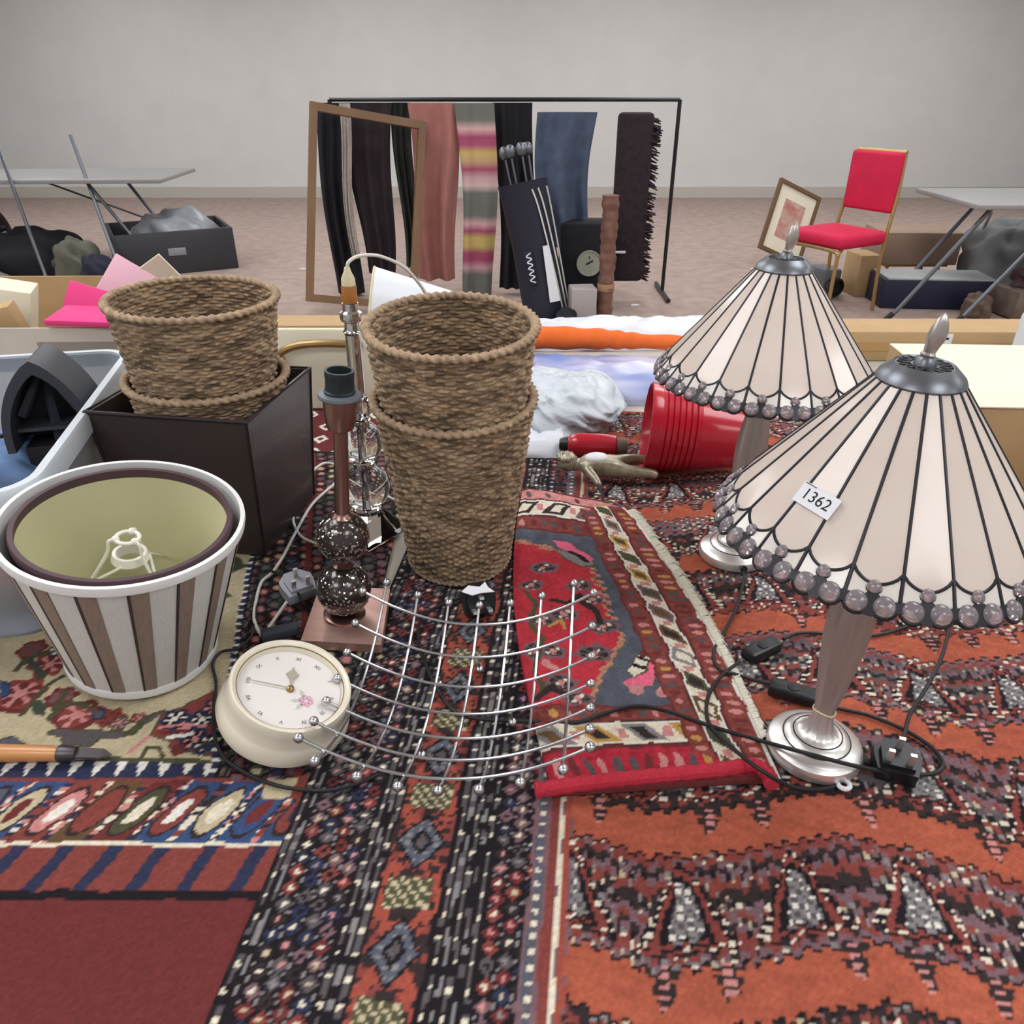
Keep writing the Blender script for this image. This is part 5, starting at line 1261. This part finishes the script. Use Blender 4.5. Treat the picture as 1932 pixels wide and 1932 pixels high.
# banqueting chair, red seat and gold legs
M_gold = mat('gold_frame', (178, 150, 98), .35, .7); M_seat = mat('red_upholstery', (214, 32, 76), .75, var=.08, vscale=10)
t = thing('red_chair', 'gold-legged banqueting chair with red padded seat beyond the rear lamp', 'chair', (2.24, 5.58, 0), rz=math.radians(-60), scale=1.1)
MB().rbox((0, 0, .455), (.42, .42, .085), .035, seg=4).build('seat', M_seat, t)
MB().rbox((0, .235, .76), (.36, .05, .34), .022, seg=4).build('backrest', M_seat, t)
for sx in (-1, 1):
    MB().tube(spline([(sx * .19, -.20, 0), (sx * .19, -.20, .36), (sx * .18, -.17, .405), (sx * .13, -.10, .415)], 5), .012, 10).build('leg', M_gold, t)
    MB().tube(spline([(sx * .19, .24, 0), (sx * .19, .21, .3), (sx * .19, .215, .46), (sx * .18, .25, .70), (sx * .16, .27, .93)], 5), .012, 10).build('leg', M_gold, t)
MB().tube(spline([(-.19, -.20, .37), (-.15, -.205, .405), (.15, -.205, .405), (.19, -.20, .37)], 6), .011, 10).build('front_rail', M_gold, t)
MB().tube([(-.17, .265, .93), (.17, .265, .93)], .012, 10).build('top_rail', M_gold, t)
# cartons and clutter at the right
tag(MB().rbox((3.17, 6.42, .295), (.60, .42, .24), .01, -.05).build('brown_carton', mat('brown_carton', (158, 134, 116), .75, var=.05)), 'plain brown carton right of the red chair', 'box')
t = thing('carton_stand', 'low gold stool under the plain brown carton', 'stool', (3.17, 6.42, 0))
MB().rbox((0, 0, .165), (.5, .36, .02), .005).build('stool_top', M_gold, t)
for sx in (-1, 1):
    for sy in (-1, 1): MB().tube([(sx * .22, sy * .15, 0), (sx * .20, sy * .13, .158)], .012, 8).build('leg', M_gold, t)
t = thing('navy_box', 'flat navy box with pale lid on the carpet behind the table leg', 'box', (3.05, 5.72, 0), rz=-.08)
MB().rbox((0, 0, .10), (.78, .34, .20), .008).build('box_body', mat('navy_board', (34, 36, 60), .5), t)
MB().rbox((0, 0, .206), (.74, .32, .014), .004).build('box_lid', mat('pale_grey_lid', (178, 184, 184), .5), t)
lump('grey_sack', 'grey sack slumped under the right folding table', 'sack', (3.85, 6.15, 0), .34, .26, .34, mat('grey_sacking', (122, 124, 124), .9, var=.15, vscale=7), 41, .2)
tag(MB().rbox((3.62, 5.42, .10), (.46, .30, .19), .02, .12).build('brown_suitcase', mat('worn_suitcase', (118, 104, 92), .6, var=.25, vscale=12)), 'worn brown suitcase on the carpet at the far right', 'suitcase')
lump('plum_cushion', 'dark plum cushion lying on the brown suitcase', 'cushion', (3.66, 5.44, .196), .20, .13, .08, mat('plum_cloth', (84, 62, 68), .9, var=.2, vscale=10), 42, .2)
lump('brown_boots', 'brown crumpled boots left of the worn suitcase', 'boots', (3.22, 5.36, 0), .08, .10, .10, mat('boot_leather', (112, 94, 80), .7, var=.4, vscale=20), 43, .25)
t = thing('camcorder', 'grey camcorder on the carpet under the red chair', 'camera', (2.36, 5.98, 0), rz=.3)
MB().rbox((0, 0, .11), (.16, .22, .21), .03).build('camera_body', mat('grey_plastic_case', (104, 106, 112), .45), t)
MB().lathe([(.065, 0), (.070, .01), (.070, .05), (.055, .055), (.05, .03), (1e-5, .025)], 28, c=(0, -.11, .09), q=rot_to((0, -1, 0))).build('lens', M_bk, t)
tag(MB().rbox((2.66, 6.05, .15), (.16, .24, .30), .008, .1).build('tan_carton', M_card), 'small tan carton under the red chair', 'box')
t = thing('picture_frame', 'gilt-edged picture leaning on the carpet left of the red chair', 'picture', (2.30, 6.9, .012), rz=math.radians(20))
q = Matrix.Rotation(-.30, 3, 'X') @ Matrix.Rotation(math.radians(24), 3, 'Y')
for c, d_ in (((-.21, 0, .30), (.03, .03, .60)), ((.21, 0, .30), (.03, .03, .60)), ((0, 0, .015), (.39, .03, .03)), ((0, 0, .585), (.39, .03, .03))):
    MB().box(q @ Vector(c) + Vector((0, 0, .09)), d_, m=q).build('frame_bar', mat('walnut_frame', (112, 84, 60), .5), t, smooth=False)
MB().box(q @ Vector((0, .005, .30)) + Vector((0, 0, .09)), (.39, .008, .54), m=q).build('mount', M_cream, t, smooth=False)
MB().box(q @ Vector((0, -.001, .31)) + Vector((0, 0, .09)), (.22, .004, .32), m=q).build('print', mat('faded_print', (206, 186, 170), .7, var=1.0, vscale=14, second=(190, 120, 110)), t, smooth=False)
